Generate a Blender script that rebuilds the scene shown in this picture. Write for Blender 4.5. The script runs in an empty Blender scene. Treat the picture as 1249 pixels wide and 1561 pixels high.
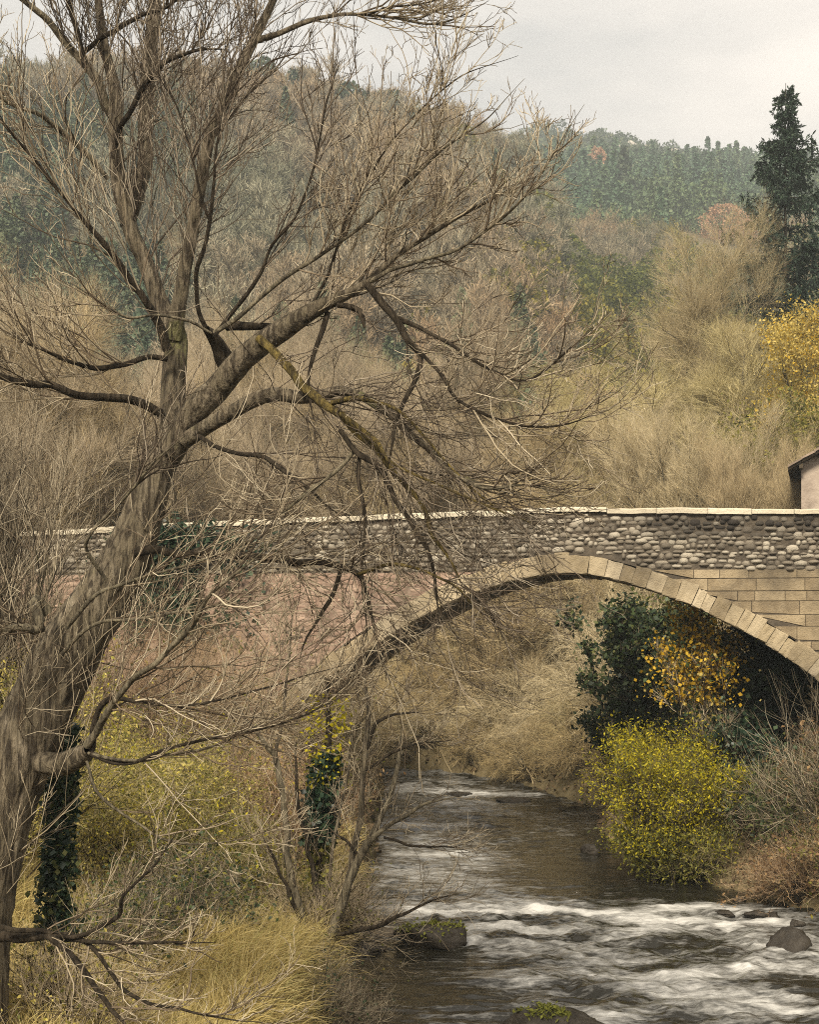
import bpy, math, random
import numpy as np
from mathutils import Vector
R = math.radians
SC = bpy.context.scene
COL = SC.collection
F = 2200.0          # focal length of the view in photo pixels
CAMZ = 5.0          # eye height above the water
HOR = 950.0         # photo row of the horizon

# ------------------------------------------------------------------ camera
cam_d = bpy.data.cameras.new('camera'); cam = bpy.data.objects.new('camera', cam_d); COL.objects.link(cam)
cam.location = (0, 0, CAMZ); cam.rotation_euler = (R(90), 0, 0)
cam_d.sensor_fit = 'HORIZONTAL'; cam_d.sensor_width = 36; cam_d.lens = 36*F/1249
cam_d.shift_y = (HOR-780.5)/1249; cam_d.clip_start = 0.1; cam_d.clip_end = 6000
SC.camera = cam

# ------------------------------------------------------------------ light
SUN_EL, SUN_AZ = 38.0, 198.0     # azimuth measured clockwise from +Y: behind the camera, a little to the left
world = bpy.data.worlds.new('World'); SC.world = world; world.use_nodes = True
wn = world.node_tree; wn.nodes.clear()
def wnode(t, **k):
    n = wn.nodes.new(t)
    for a, b in k.items(): setattr(n, a, b)
    return n
sky = wnode('ShaderNodeTexSky', sky_type='NISHITA', sun_disc=False, sun_elevation=R(SUN_EL), sun_rotation=R(SUN_AZ))
tc = wnode('ShaderNodeTexCoord'); mp = wnode('ShaderNodeMapping'); mp.inputs['Scale'].default_value = (1.0, 1.0, 3.2)
nz = wnode('ShaderNodeTexNoise'); nz.inputs['Scale'].default_value = 2.6; nz.inputs['Detail'].default_value = 6; nz.inputs['Roughness'].default_value = .52
ra = wnode('ShaderNodeValToRGB')
ra.color_ramp.elements[0].position = .36; ra.color_ramp.elements[0].color = (4.6, 4.35, 4.1, 1)
ra.color_ramp.elements[1].position = .66; ra.color_ramp.elements[1].color = (8.2, 7.3, 6.45, 1)
mx = wnode('ShaderNodeMix', data_type='RGBA'); mx.inputs[0].default_value = .93
bg = wnode('ShaderNodeBackground'); bg.inputs['Strength'].default_value = .068
wo = wnode('ShaderNodeOutputWorld')
L = wn.links.new
L(tc.outputs['Generated'], mp.inputs['Vector']); L(mp.outputs['Vector'], nz.inputs['Vector']); L(nz.outputs['Fac'], ra.inputs['Fac'])
L(sky.outputs['Color'], mx.inputs[6]); L(ra.outputs['Color'], mx.inputs[7]); L(mx.outputs[2], bg.inputs['Color']); L(bg.outputs['Background'], wo.inputs['Surface'])
sd = bpy.data.lights.new('sun', 'SUN'); sd.energy = 2.5; sd.angle = R(14); sd.color = (1, .90, .74)
sun = bpy.data.objects.new('sun', sd); COL.objects.link(sun)
_az, _el = R(SUN_AZ), R(SUN_EL)
_dir = Vector((math.sin(_az)*math.cos(_el), math.cos(_az)*math.cos(_el), math.sin(_el)))
sun.rotation_euler = _dir.to_track_quat('Z', 'Y').to_euler(); sun.location = (0, -20, 60)
SC.view_settings.view_transform = 'Standard'; SC.view_settings.look = 'None'; SC.view_settings.gamma = 1
SC.view_settings.exposure = 1.42
SC.render.engine = 'CYCLES'
SC.cycles.max_bounces = 6; SC.cycles.diffuse_bounces = 3; SC.cycles.glossy_bounces = 3; SC.cycles.transmission_bounces = 2; SC.cycles.transparent_max_bounces = 8
SC.cycles.volume_bounces = 0; SC.cycles.use_denoising = False; SC.cycles.filter_width = 1.05

# ------------------------------------------------------------------ helpers
def rng_(s): return np.random.default_rng(s)
def nrm(v): return v/np.maximum(np.linalg.norm(v, axis=-1, keepdims=True), 1e-9)
def px(u, v, d):   # a photo pixel seen at depth d metres -> where the thing stands
    return np.array(((u-624.5)/F*d, d, CAMZ+(HOR-v)/F*d))
def ss(a, b, x):
    t = np.clip((x-a)/(b-a), 0, 1); return t*t*(3-2*t)
def _hash(ix, iy, s):
    h = (ix.astype(np.int64)*374761393 + iy.astype(np.int64)*668265263 + s*974711) & 0x7fffffff
    h = ((h ^ (h >> 13))*1274126177) & 0x7fffffff
    return ((h ^ (h >> 16)) & 0xffff)/65535.0
def vnoise(x, y, s=0):
    x = np.asarray(x, float); y = np.asarray(y, float)
    ix = np.floor(x); iy = np.floor(y); fx = x-ix; fy = y-iy
    fx = fx*fx*fx*(fx*(fx*6-15)+10); fy = fy*fy*fy*(fy*(fy*6-15)+10)
    a = _hash(ix, iy, s); b = _hash(ix+1, iy, s); c = _hash(ix, iy+1, s); d = _hash(ix+1, iy+1, s)
    return (a*(1-fx)+b*fx)*(1-fy)+(c*(1-fx)+d*fx)*fy*1.0
def fbm(x, y, s=0, o=4):
    r = 0; a = .5; t = 0
    for k in range(o):
        r = r+a*vnoise(x*2**k+k*17.3, y*2**k-k*9.1, s+k); t += a; a *= .5
    return r/t
def mesh_quads(name, V, Q, mat, parent=None, smooth=True, attr=None):
    """one mesh object out of vertices V and four-cornered faces Q (a repeated corner makes a triangle illegal, so all are quads)"""
    me = bpy.data.meshes.new(name)
    V = np.ascontiguousarray(V, np.float32); Q = np.ascontiguousarray(Q, np.int32)
    me.vertices.add(len(V)); me.vertices.foreach_set('co', V.ravel())
    me.loops.add(Q.size); me.loops.foreach_set('vertex_index', Q.ravel())
    me.polygons.add(len(Q)); me.polygons.foreach_set('loop_start', np.arange(0, Q.size, 4, dtype=np.int32))
    me.polygons.foreach_set('use_smooth', np.full(len(Q), smooth))
    me.update(calc_edges=True)
    if attr is not None:
        for an, av in attr.items():
            a = me.attributes.new(an, 'FLOAT', 'POINT'); a.data.foreach_set('value', np.ascontiguousarray(av, np.float32))
    me.materials.append(mat)
    o = bpy.data.objects.new(name, me); COL.objects.link(o)
    if parent is not None: o.parent = parent
    return o
class Geo:
    def __init__(s): s.V = []; s.Q = []; s.n = 0
    def add(s, V, Q):
        V = np.asarray(V, float).reshape(-1, 3); s.V.append(V); s.Q.append(np.asarray(Q, np.int64).reshape(-1, 4)+s.n); s.n += len(V)
    def tubes(s, P, Rr, sides=3, rough=0, seed=0, cap=False):
        P = np.asarray(P, float); Rr = np.asarray(Rr, float); N, K, _ = P.shape
        T = nrm(np.gradient(P, axis=1)); m = nrm(P[:, -1]-P[:, 0])
        ref = np.where(np.abs(m[:, 2:3]) > .8, np.array([[1., .13, 0]]), np.array([[.1, .05, 1.]]))[:, None, :]
        U = nrm(np.cross(T, np.broadcast_to(ref, T.shape))); W = np.cross(T, U)
        a = np.linspace(0, 2*np.pi, sides, endpoint=False)
        Rk = np.repeat(Rr[:, :, None], sides, 2)
        if rough:
            rg = rng_(seed); nn_ = rg.random((N, max(2, K//9)+2, sides)); tt = np.linspace(0, nn_.shape[1]-1.001, K); i0 = tt.astype(int); fr = (tt-i0)[None, :, None]
            lum = nn_[:, i0]*(1-fr)+nn_[:, i0+1]*fr                    # ridges that run along the limb
            Rk = Rk*(1+rough*(1.1*(lum-.5)+.5*(rg.random((N, 1, sides))-.5)+.15*(rg.random(Rk.shape)-.5)))
        V = P[:, :, None, :]+Rk[..., None]*(np.cos(a)[None, None, :, None]*U[:, :, None, :]+np.sin(a)[None, None, :, None]*W[:, :, None, :])
        idx = np.arange(N*K*sides).reshape(N, K, sides); nx = np.roll(idx, -1, 2)
        Q = np.stack([idx[:, :-1], nx[:, :-1], nx[:, 1:], idx[:, 1:]], -1).reshape(-1, 4)
        s.add(V.reshape(-1, 3), Q)
    def ribbons(s, P, Rr, rng):
        N, K, _ = P.shape; T = nrm(np.gradient(P, axis=1)); side = nrm(np.cross(T, nrm(rng.normal(size=(N, 1, 3)))))
        V = np.stack([P-side*Rr[..., None], P+side*Rr[..., None]], 2)
        idx = np.arange(N*K*2).reshape(N, K, 2)
        s.add(V.reshape(-1, 3), np.stack([idx[:, :-1, 0], idx[:, :-1, 1], idx[:, 1:, 1], idx[:, 1:, 0]], -1).reshape(-1, 4))
    def leaves(s, P, size, rng, w=.5, up=0., hang=0., svar=.5):
        N = len(P); d = rng.normal(size=(N, 3)); d[:, 2] -= hang; d = nrm(d)
        n = rng.normal(size=(N, 3)); n[:, 2] += up; n = nrm(n); b = nrm(np.cross(n, d)); nn = np.cross(d, b)
        sz = size*(1-svar+2*svar*rng.random((N, 1))); h = sz*w*.5
        V = np.stack([P, P+d*sz*.45+b*h+nn*sz*.08, P+d*sz, P+d*sz*.45-b*h+nn*sz*.08], 1)
        s.add(V.reshape(-1, 3), np.arange(N*4).reshape(N, 4))
    def box(s, c, ax, ay, az):
        c = np.asarray(c, float); V = [c+i*np.asarray(ax)+j*np.asarray(ay)+k*np.asarray(az) for k in (-1, 1) for j in (-1, 1) for i in (-1, 1)]
        s.add(V, [(0, 2, 3, 1), (4, 5, 7, 6), (0, 1, 5, 4), (2, 6, 7, 3), (0, 4, 6, 2), (1, 3, 7, 5)])
    def build(s, name, mat, parent=None, smooth=True, attr=None):
        return mesh_quads(name, np.concatenate(s.V), np.concatenate(s.Q), mat, parent, smooth, attr)
def tag(o, label=None, cat=None, group=None, kind=None):
    if label: o['label'] = label
    if cat: o['category'] = cat
    if group: o['group'] = group
    if kind: o['kind'] = kind
    return o
def thing(name, label, cat, loc=(0, 0, 0), rz=0, group=None):
    o = bpy.data.objects.new(name, None); COL.objects.link(o); o.location = loc; o.rotation_euler = (0, 0, rz); o.empty_display_size = .3
    return tag(o, label, cat, group)
def dup(root, label, loc, rz=0, sc=(1, 1, 1), group=None, name=None):
    r = root.copy(); COL.objects.link(r); r.location = loc; r.rotation_euler = (0, 0, rz); r.scale = sc
    if name: r.name = name
    r['label'] = label
    if group: r['group'] = group
    elif 'group' in r: del r['group']
    for ch in list(root.children):
        c = ch.copy(); COL.objects.link(c); c.parent = r
        for g in list(ch.children):
            d = g.copy(); COL.objects.link(d); d.parent = c
    return r

# ------------------------------------------------------------------ branch growing
def grow(start, dirs, length, K, wander, trop, rng, trop2=None):
    N = len(start); P = np.empty((N, K, 3)); P[:, 0] = start; d = nrm(dirs); st = (length/(K-1))[:, None]
    trop = np.asarray(trop, float)
    for k in range(1, K):
        t = trop if trop2 is None else trop*(1-k/K)+np.asarray(trop2)*(k/K)
        d = nrm(d+rng.normal(size=(N, 3))*wander+t); P[:, k] = P[:, k-1]+d*st
    return P
def spawn(P, Rr, per, t0, t1, ang, angv, rng, bias=(0, 0, 0)):
    """children off the polylines: start points, directions, parameter along the parent, parent radius there"""
    N, K, _ = P.shape
    cnt = np.full(N, per) if np.isscalar(per) else np.asarray(per)
    ip = np.repeat(np.arange(N), cnt.astype(int)); M = len(ip)
    t = t0+(t1-t0)*rng.random(M); f = t*(K-1); i = np.minimum(f.astype(int), K-2); fr = (f-i)[:, None]
    A = P[ip, i]; B = P[ip, i+1]; S = A+(B-A)*fr; T = nrm(B-A); r = Rr[ip, i]*(1-fr[:, 0])+Rr[ip, i+1]*fr[:, 0]
    q = nrm(np.cross(T, rng.normal(size=(M, 3)))); a = ang+angv*(rng.random(M)-.5)*2
    D = nrm(T*np.cos(a)[:, None]+q*np.sin(a)[:, None]+np.asarray(bias))
    return S, D, t, r, ip
def taper(r0, r1, K, p=1.): return r1[:, None]+(r0-r1)[:, None]*(1-np.linspace(0, 1, K)[None, :])**p
def branch_tree(rng, H, trunk_r, lean=(0, 0), nst=1, levels=(), K0=12, wander0=.05, spread=0.0, trunk_top=.85):
    """a bare tree of height about H; gives (trunk polylines, radii) and a list of (P,R) per level"""
    out = []
    st = np.zeros((nst, 3)); st[:, :2] = rng.normal(size=(nst, 2))*trunk_r*(1.2 if nst > 1 else 0)
    d = np.zeros((nst, 3)); d[:, 2] = 1
    a = np.arange(nst)*2*np.pi/nst+rng.random(nst); d[:, 0] = np.cos(a)*spread*(.4+rng.random(nst))+lean[0]; d[:, 1] = np.sin(a)*spread*(.4+rng.random(nst))+lean[1]
    P = grow(st, d, H*trunk_top*(.85+.25*rng.random(nst)), K0, wander0, (0, 0, .03), rng)
    Rr = taper(np.full(nst, trunk_r), np.full(nst, trunk_r*.12), K0, .9); out.append((P, Rr))
    for lv in levels:
        S, D, t, r, ip = spawn(P, Rr, lv['n'], lv.get('t0', .2), lv.get('t1', 1.), lv.get('ang', .8), lv.get('angv', .3), rng, lv.get('bias', (0, 0, .1)))
        ln = lv['len']*(1-lv.get('fall', .5)*t)*(.6+.8*rng.random(len(t)))
        Kc = lv.get('K', 6); P = grow(S, D, ln, Kc, lv.get('wander', .12), lv.get('trop', (0, 0, .05)), rng, lv.get('trop2'))
        r0 = np.minimum(r*.7, lv['r']*(.6+.7*rng.random(len(t)))); Rr = taper(r0, np.minimum(r0*.5, np.full(len(r0), lv.get('rt', .004))), Kc)
        out.append((P, Rr))
    return out

# ------------------------------------------------------------------ materials
def newmat(name):
    m = bpy.data.materials.new(name); m.use_nodes = True; nt = m.node_tree; nt.nodes.clear(); return m, nt
def N_(nt, t, **k):
    n = nt.nodes.new(t)
    for a, b in k.items():
        if a.startswith('i_'): n.inputs[a[2:].replace('_', ' ')].default_value = b
        else: setattr(n, a, b)
    return n
def ramp(nt, src, stops):
    r = N_(nt, 'ShaderNodeValToRGB'); e = r.color_ramp.elements
    while len(e) < len(stops): e.new(.5)
    for k, (p, c) in enumerate(stops): e[k].position = p; e[k].color = (*c, 1)
    nt.links.new(src, r.inputs['Fac']); return r.outputs['Color']
def noise(nt, scale, detail=5, rough=.55, coord='Object', stretch=None, out='Fac'):
    t = N_(nt, 'ShaderNodeTexCoord'); v = t.outputs[coord]
    if stretch:
        mp_ = N_(nt, 'ShaderNodeMapping'); mp_.inputs['Scale'].default_value = stretch; nt.links.new(v, mp_.inputs['Vector']); v = mp_.outputs['Vector']
    n = N_(nt, 'ShaderNodeTexNoise'); n.inputs['Scale'].default_value = scale; n.inputs['Detail'].default_value = detail; n.inputs['Roughness'].default_value = rough
    nt.links.new(v, n.inputs['Vector']); return n.outputs[out]
def mixc(nt, f, a, b, mode='MIX'):
    m = N_(nt, 'ShaderNodeMix', data_type='RGBA', blend_type=mode)
    for s, i in ((f, 0), (a, 6), (b, 7)):
        if hasattr(s, 'node'): nt.links.new(s, m.inputs[i])
        else: m.inputs[i].default_value = s if i == 0 else (*s, 1)
    return m.outputs[2]
def principled(nt, col, rough=.85, bump=None, bstr=.3, bdist=.02, spec=.25):
    p = N_(nt, 'ShaderNodeBsdfPrincipled'); p.inputs['Roughness'].default_value = rough if not hasattr(rough, 'node') else .5
    if hasattr(rough, 'node'): nt.links.new(rough, p.inputs['Roughness'])
    p.inputs['Specular IOR Level'].default_value = spec
    if hasattr(col, 'node'): nt.links.new(col, p.inputs['Base Color'])
    else: p.inputs['Base Color'].default_value = (*col, 1)
    if bump is not None:
        b = N_(nt, 'ShaderNodeBump'); b.inputs['Strength'].default_value = bstr; b.inputs['Distance'].default_value = bdist
        nt.links.new(bump, b.inputs['Height']); nt.links.new(b.outputs['Normal'], p.inputs['Normal'])
    o = N_(nt, 'ShaderNodeOutputMaterial'); nt.links.new(p.outputs['BSDF'], o.inputs['Surface']); return p
def island(nt): return N_(nt, 'ShaderNodeNewGeometry').outputs['Random Per Island']
def twig_mat(name, stops):
    m, nt = newmat(name); principled(nt, ramp(nt, island(nt), stops), .9, spec=.1); return m
def leaf_mat(name, stops, trans=.35, rough=.6, spec=.25):
    m, nt = newmat(name); c = ramp(nt, island(nt), stops); p = principled(nt, c, rough, spec=spec)
    t = N_(nt, 'ShaderNodeBsdfTranslucent'); nt.links.new(c, t.inputs['Color']); mxs = N_(nt, 'ShaderNodeMixShader'); mxs.inputs[0].default_value = trans
    o = [n for n in nt.nodes if n.type == 'OUTPUT_MATERIAL'][0]
    nt.links.new(p.outputs['BSDF'], mxs.inputs[1]); nt.links.new(t.outputs['BSDF'], mxs.inputs[2]); nt.links.new(mxs.outputs['Shader'], o.inputs['Surface']); return m
def bark_mat(name, a, b, c, scale=7, lichen=None):
    m, nt = newmat(name); n1 = noise(nt, scale, 8, .62, stretch=(1, 1, .22)); n2 = noise(nt, scale*.35, 4, .5)
    col = mixc(nt, n2, ramp(nt, n1, [(.3, a), (.52, b), (.72, c)]), (b[0]*.8, b[1]*.85, b[2]*.75))
    if lichen:
        n3 = noise(nt, 1.6, 5, .6); f = ramp(nt, n3, [(lichen[0], (0, 0, 0)), (lichen[0]+.06, (1, 1, 1))]); col = mixc(nt, f, col, lichen[1])
    n4 = noise(nt, scale*2.2, 6, .6, stretch=(1, 1, .1)); hh = N_(nt, 'ShaderNodeMath', operation='ADD'); nt.links.new(n1, hh.inputs[0]); nt.links.new(n4, hh.inputs[1]); col = mixc(nt, ramp(nt, n4, [(.40, (.9,)*3), (.58, (0, 0, 0))]), col, (a[0]*.8, a[1]*.8, a[2]*.8)); principled(nt, col, .92, hh.outputs[0], 1., .08, spec=.12); return m
M = {}
M['bark'] = bark_mat('grey_bark', (.04, .031, .022), (.19, .152, .108), (.40, .34, .255), 13, (.64, (.16, .15, .07)))
M['bark_dark'] = bark_mat('dark_bark', (.02, .015, .01), (.055, .042, .03), (.13, .10, .07), 10)
M['bark_pale'] = bark_mat('pale_bark', (.06, .05, .035), (.2, .165, .115), (.33, .28, .2), 9)
M['bark_lichen'] = bark_mat('lichen_bark', (.05, .038, .02), (.17, .125, .045), (.40, .29, .08), 16)
M['twig'] = twig_mat('twig', [(0, (.04, .03, .02)), (.3, (.13, .098, .065)), (.65, (.30, .25, .17)), (1, (.48, .415, .30))])
M['twig_dark'] = twig_mat('dark_twig', [(0, (.03, .022, .015)), (.45, (.09, .07, .05)), (.8, (.20, .165, .12)), (1, (.36, .31, .235))])
M['twig_hill'] = twig_mat('hill_twig', [(0, (.13, .11, .08)), (.5, (.24, .205, .15)), (1, (.40, .35, .27))])
M['twig_tan'] = twig_mat('tan_twig', [(0, (.16, .12, .06)), (.4, (.48, .39, .22)), (1, (.72, .62, .42))])
M['twig_brush'] = twig_mat('brush_twig', [(0, (.13, .095, .045)), (.4, (.36, .27, .13)), (1, (.58, .46, .25))])
M['twig_soft'] = twig_mat('soft_tan_twig', [(0, (.14, .11, .055)), (.4, (.36, .29, .16)), (1, (.56, .47, .29))])
M['twig_far'] = twig_mat('brown_twig', [(0, (.09, .065, .035)), (.4, (.36, .275, .15)), (1, (.66, .54, .33))])
M['twig_olive'] = twig_mat('olive_twig', [(0, (.13, .105, .04)), (.4, (.42, .35, .16)), (1, (.70, .60, .34))])
M['twig_red'] = twig_mat('russet_twig', [(0, (.10, .06, .035)), (.4, (.38, .26, .155)), (1, (.64, .48, .31))])
M['twig_grey'] = twig_mat('grey_twig', [(0, (.09, .07, .045)), (.4, (.32, .255, .165)), (1, (.60, .50, .35))])
M['leaf_yellow'] = leaf_mat('yellow_leaf', [(0, (.15, .135, .006)), (.5, (.40, .34, .010)), (.85, (.56, .46, .018)), (1, (.20, .23, .02))])
M['leaf_olive'] = leaf_mat('olive_leaf', [(0, (.05, .055, .012)), (.5, (.13, .13, .025)), (1, (.26, .23, .04))])
M['leaf_gold'] = leaf_mat('gold_leaf', [(0, (.30, .18, .012)), (.6, (.58, .36, .02)), (1, (.65, .46, .06))])
M['leaf_green'] = leaf_mat('dark_green_leaf', [(0, (.008, .016, .007)), (.6, (.025, .042, .016)), (1, (.06, .085, .03))], .15, .45)
M['leaf_ivy'] = leaf_mat('ivy_leaf', [(0, (.008, .018, .011)), (.7, (.022, .045, .024)), (1, (.07, .10, .05))], .1, .4)
M['leaf_mid'] = leaf_mat('mid_green_leaf', [(0, (.035, .045, .015)), (.6, (.10, .115, .035)), (1, (.2, .2, .07))])
M['leaf_brown'] = leaf_mat('brown_leaf', [(0, (.07, .04, .02)), (.6, (.20, .12, .055)), (1, (.34, .22, .10))])
M['leaf_orange'] = leaf_mat('orange_leaf', [(0, (.26, .14, .08)), (.6, (.46, .26, .15)), (1, (.56, .36, .22))])
M['leaf_dull'] = leaf_mat('dull_gold_leaf', [(0, (.24, .18, .04)), (.6, (.46, .35, .08)), (1, (.58, .46, .15))])
M['leaf_straw'] = leaf_mat('straw_leaf', [(0, (.20, .16, .045)), (.5, (.40, .33, .08)), (.9, (.56, .47, .13)), (1, (.3, .3, .06))])
M['needle'] = leaf_mat('spruce_needle', [(0, (.008, .016, .010)), (.7, (.024, .044, .027)), (1, (.06, .085, .05))], .08, .5)
M['pine'] = leaf_mat('pine_needle', [(0, (.05, .085, .05)), (.55, (.085, .135, .075)), (1, (.13, .175, .10))], .15)
M['pine_dark'] = leaf_mat('dark_pine_needle', [(0, (.025, .04, .024)), (.6, (.065, .09, .05)), (1, (.13, .15, .085))], .15)
M['grass'] = leaf_mat('dry_grass', [(0, (.27, .21, .08)), (.45, (.53, .42, .16)), (.85, (.68, .57, .29)), (1, (.38, .36, .11))], .4, .7, .15)
M['litter'] = leaf_mat('leaf_litter', [(0, (.05, .035, .02)), (.5, (.16, .11, .06)), (.85, (.27, .2, .11)), (1, (.14, .14, .05))], .2, .8)
def ground_mat():
    m, nt = newmat('earth'); n1 = noise(nt, 1.3, 8, .65); n2 = noise(nt, .11, 4, .5); n3 = noise(nt, 14, 5, .6)
    c = ramp(nt, n1, [(.3, (.045, .033, .02)), (.5, (.115, .085, .05)), (.7, (.2, .155, .09))]); g = ramp(nt, n3, [(.3, (.07, .065, .03)), (.7, (.2, .165, .085))])
    principled(nt, mixc(nt, n2, c, g), .95, n3, .6, .05, spec=.1); return m
M['earth'] = ground_mat()
def stone_mat(name, stops, scale=6, stain=.5, rnd=.5, speck=None):
    m, nt = newmat(name); n1 = noise(nt, scale, 9, .65); n2 = noise(nt, .9, 5, .6); n3 = noise(nt, scale*5, 6, .6)
    c = mixc(nt, rnd, ramp(nt, n1, stops), ramp(nt, island(nt), stops))
    c = mixc(nt, ramp(nt, n2, [(.42, (0, 0, 0)), (.66, (stain,)*3)]), c, (.05, .042, .033))
    if speck: c = mixc(nt, ramp(nt, n3, [(.6, (0, 0, 0)), (.7, (.55,)*3)]), c, speck)
    principled(nt, c, .42 if name == 'wet_rock' else .93, n3, .85, .03, spec=.15); return m
M['cobble'] = stone_mat('river_cobble', [(.1, (.10, .085, .065)), (.5, (.24, .205, .155)), (.9, (.46, .415, .33))], 9, .35, .75)
M['mortar'] = stone_mat('dark_mortar', [(.3, (.045, .037, .028)), (.6, (.10, .082, .06)), (.8, (.17, .14, .10))], 5, .6, 0.)
M['ashlar'] = stone_mat('tan_ashlar', [(.2, (.14, .105, .065)), (.5, (.28, .22, .135)), (.85, (.44, .36, .24))], 7, .8, .4, (.12, .10, .075))
M['voussoir'] = stone_mat('arch_stone', [(.15, (.17, .13, .075)), (.5, (.33, .265, .165)), (.9, (.54, .46, .33))], 8, .6, .55, (.12, .10, .07))
M['rubble'] = stone_mat('pink_rubble', [(.2, (.19, .125, .09)), (.5, (.31, .215, .16)), (.85, (.40, .30, .22))], 5, .35, .5)
M['pinkcoat'] = stone_mat('worn_pink_render', [(.3, (.16, .105, .075)), (.5, (.30, .21, .155)), (.72, (.44, .34, .26))], 4, .65, 0., (.14, .10, .075))
M['coping'] = stone_mat('pale_coping', [(.2, (.38, .33, .24)), (.5, (.54, .48, .36)), (.85, (.66, .6, .47))], 6, .3, .4, (.2, .18, .13))
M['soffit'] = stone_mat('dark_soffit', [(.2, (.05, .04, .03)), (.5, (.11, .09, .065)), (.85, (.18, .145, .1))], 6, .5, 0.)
M['rock'] = stone_mat('wet_rock', [(.25, (.012, .010, .008)), (.5, (.032, .027, .021)), (.8, (.08, .07, .055))], 5, .3, 0.)
M['moss'] = stone_mat('moss', [(.25, (.06, .065, .012)), (.5, (.16, .17, .03)), (.8, (.30, .28, .05))], 20, .2, 0.)
M['plaster'] = stone_mat('pale_plaster', [(.25, (.24, .19, .15)), (.5, (.36, .295, .235)), (.8, (.44, .37, .30))], 3, .4, 0.)
M['rooftile'] = stone_mat('old_roof_tile', [(.25, (.10, .075, .055)), (.5, (.19, .14, .1)), (.8, (.3, .23, .17))], 8, .4, .6)
M['wood'] = stone_mat('dark_wood', [(.25, (.03, .022, .015)), (.5, (.06, .045, .03)), (.8, (.1, .08, .05))], 8, .3, .3)
M['limestone'] = stone_mat('cliff_limestone', [(.25, (.3, .27, .22)), (.5, (.45, .41, .35)), (.8, (.55, .5, .44))], .3, .2, 0.)

# ------------------------------------------------------------------ terrain
_yl = np.array([-40, 0, 14, 18, 21, 24.4, 30, 44, 48, 52, 58, 66, 80]); _xl = np.array([-4, -3, -1.2, -.9, -.85, -.75, -.65, -.7, -1.6, -4.5, -11, -20, -40.])
_yr = np.array([-40, 0, 18, 22, 24.4, 26.0, 26.8, 29.7, 34, 39, 44, 46.5, 49, 54, 62, 80]); _xr = np.array([12, 10, 8.6, 8.2, 7.3, 6.5, 6.0, 4.4, 4.5, 4.9, 3.7, 2.9, .5, -6, -16, -36.])
_pxL = np.array([-900, -400, 0, 300, 400, 460, 560, 650, 740, 800, 860, 920, 1020, 1300]); _rowL = np.array([100, 90, 95, 112, 124, 130, 148, 172, 200, 240, 330, 420, 560, 800.])
_pxR = np.array([-900, 0, 600, 760, 850, 950, 1050, 1140, 1249, 1500, 2200]); _rowR = np.array([330, 300, 230, 213, 207, 214, 230, 240, 258, 290, 340.])
def height(x, y):
    x = np.asarray(x, float); y = np.asarray(y, float)
    wob = (vnoise(x*.9, y*.9, 5)-.5)*.5
    dl = np.interp(y, _yl, _xl)-x+wob*.6; dr = x-np.interp(y, _yr, _xr)+wob*.6
    zl = .75*ss(0, .5, dl)+.2*np.clip(dl, 0, 4)+.42*np.clip(dl-4, 0, 50); zl = np.minimum(zl, np.where(y < 26, 3.6, 5.6)+.02*np.abs(x))
    zr = .35*ss(0, .6, dr)+.48*np.clip(dr, 0, 3)+.95*np.clip(dr-3, 0, 50); zr = np.minimum(zr, 5.7+.02*np.abs(x))
    bed = -.55+.25*(fbm(x*.8, y*.8, 9)-.5)
    z = np.where(dl > 0, zl, np.where(dr > 0, zr, 0))+bed*(1-np.clip(np.maximum(ss(-.2, .3, dl), ss(-.2, .3, dr)), 0, 1))
    land = np.maximum(ss(0, 1, dl), ss(0, 1, dr)); z = z+land*((fbm(x*.55, y*.55, 21)-.5)*.7+(fbm(x*.15, y*.15, 22)-.5)*1.2*ss(20, 60, y))
    u = 624.5+F*x/np.maximum(y, 60)
    tl = CAMZ+(HOR-np.interp(u, _pxL, _rowL))/F*230-10; tr = CAMZ+(HOR-np.interp(u, _pxR, _rowR))/F*600-7
    rl = np.clip((y-80)/(230-80), 0, 1); hl = 5.5+(tl-5.5)*(rl*.75+.25*ss(0, 1, rl)); hl = np.where(y > 230, np.maximum(tl-(y-230)*.25, 5), hl)
    hr = 5.5+np.clip((y-90)/210, 0, 1)*76; hr = hr+np.clip((y-300)/300, 0, 1)*(tr-hr)
    hr = np.where(y > 600, tr-(y-600)*.1, hr)
    far = np.maximum(np.maximum(hl, hr), 0)+(fbm(x*.03, y*.03, 31)-.5)*9*ss(85, 160, y)
    k = ss(74, 96, y); return z*(1-k)+far*k
ys = np.concatenate([np.linspace(-45, 5.5, 24), np.geomspace(6, 2600, 430)])
us = np.linspace(-1, 1, 321); us = .55*us+.45*us**3
Yg, Ug = np.meshgrid(ys, us, indexing='ij'); Xg = Ug*(16+.75*np.clip(Yg, 6, None)); Zg = height(Xg, Yg)
ny, nx = Xg.shape; ii = np.arange(ny*nx).reshape(ny, nx)
tag(mesh_quads('ground', np.stack([Xg, Yg, Zg], -1).reshape(-1, 3), np.stack([ii[:-1, :-1], ii[:-1, 1:], ii[1:, 1:], ii[1:, :-1]], -1).reshape(-1, 4), M['earth']), kind='structure')
def on_ground(x, y, dz=0.): return np.array((x, y, float(height(np.array([x]), np.array([y]))[0])+dz))

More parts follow.
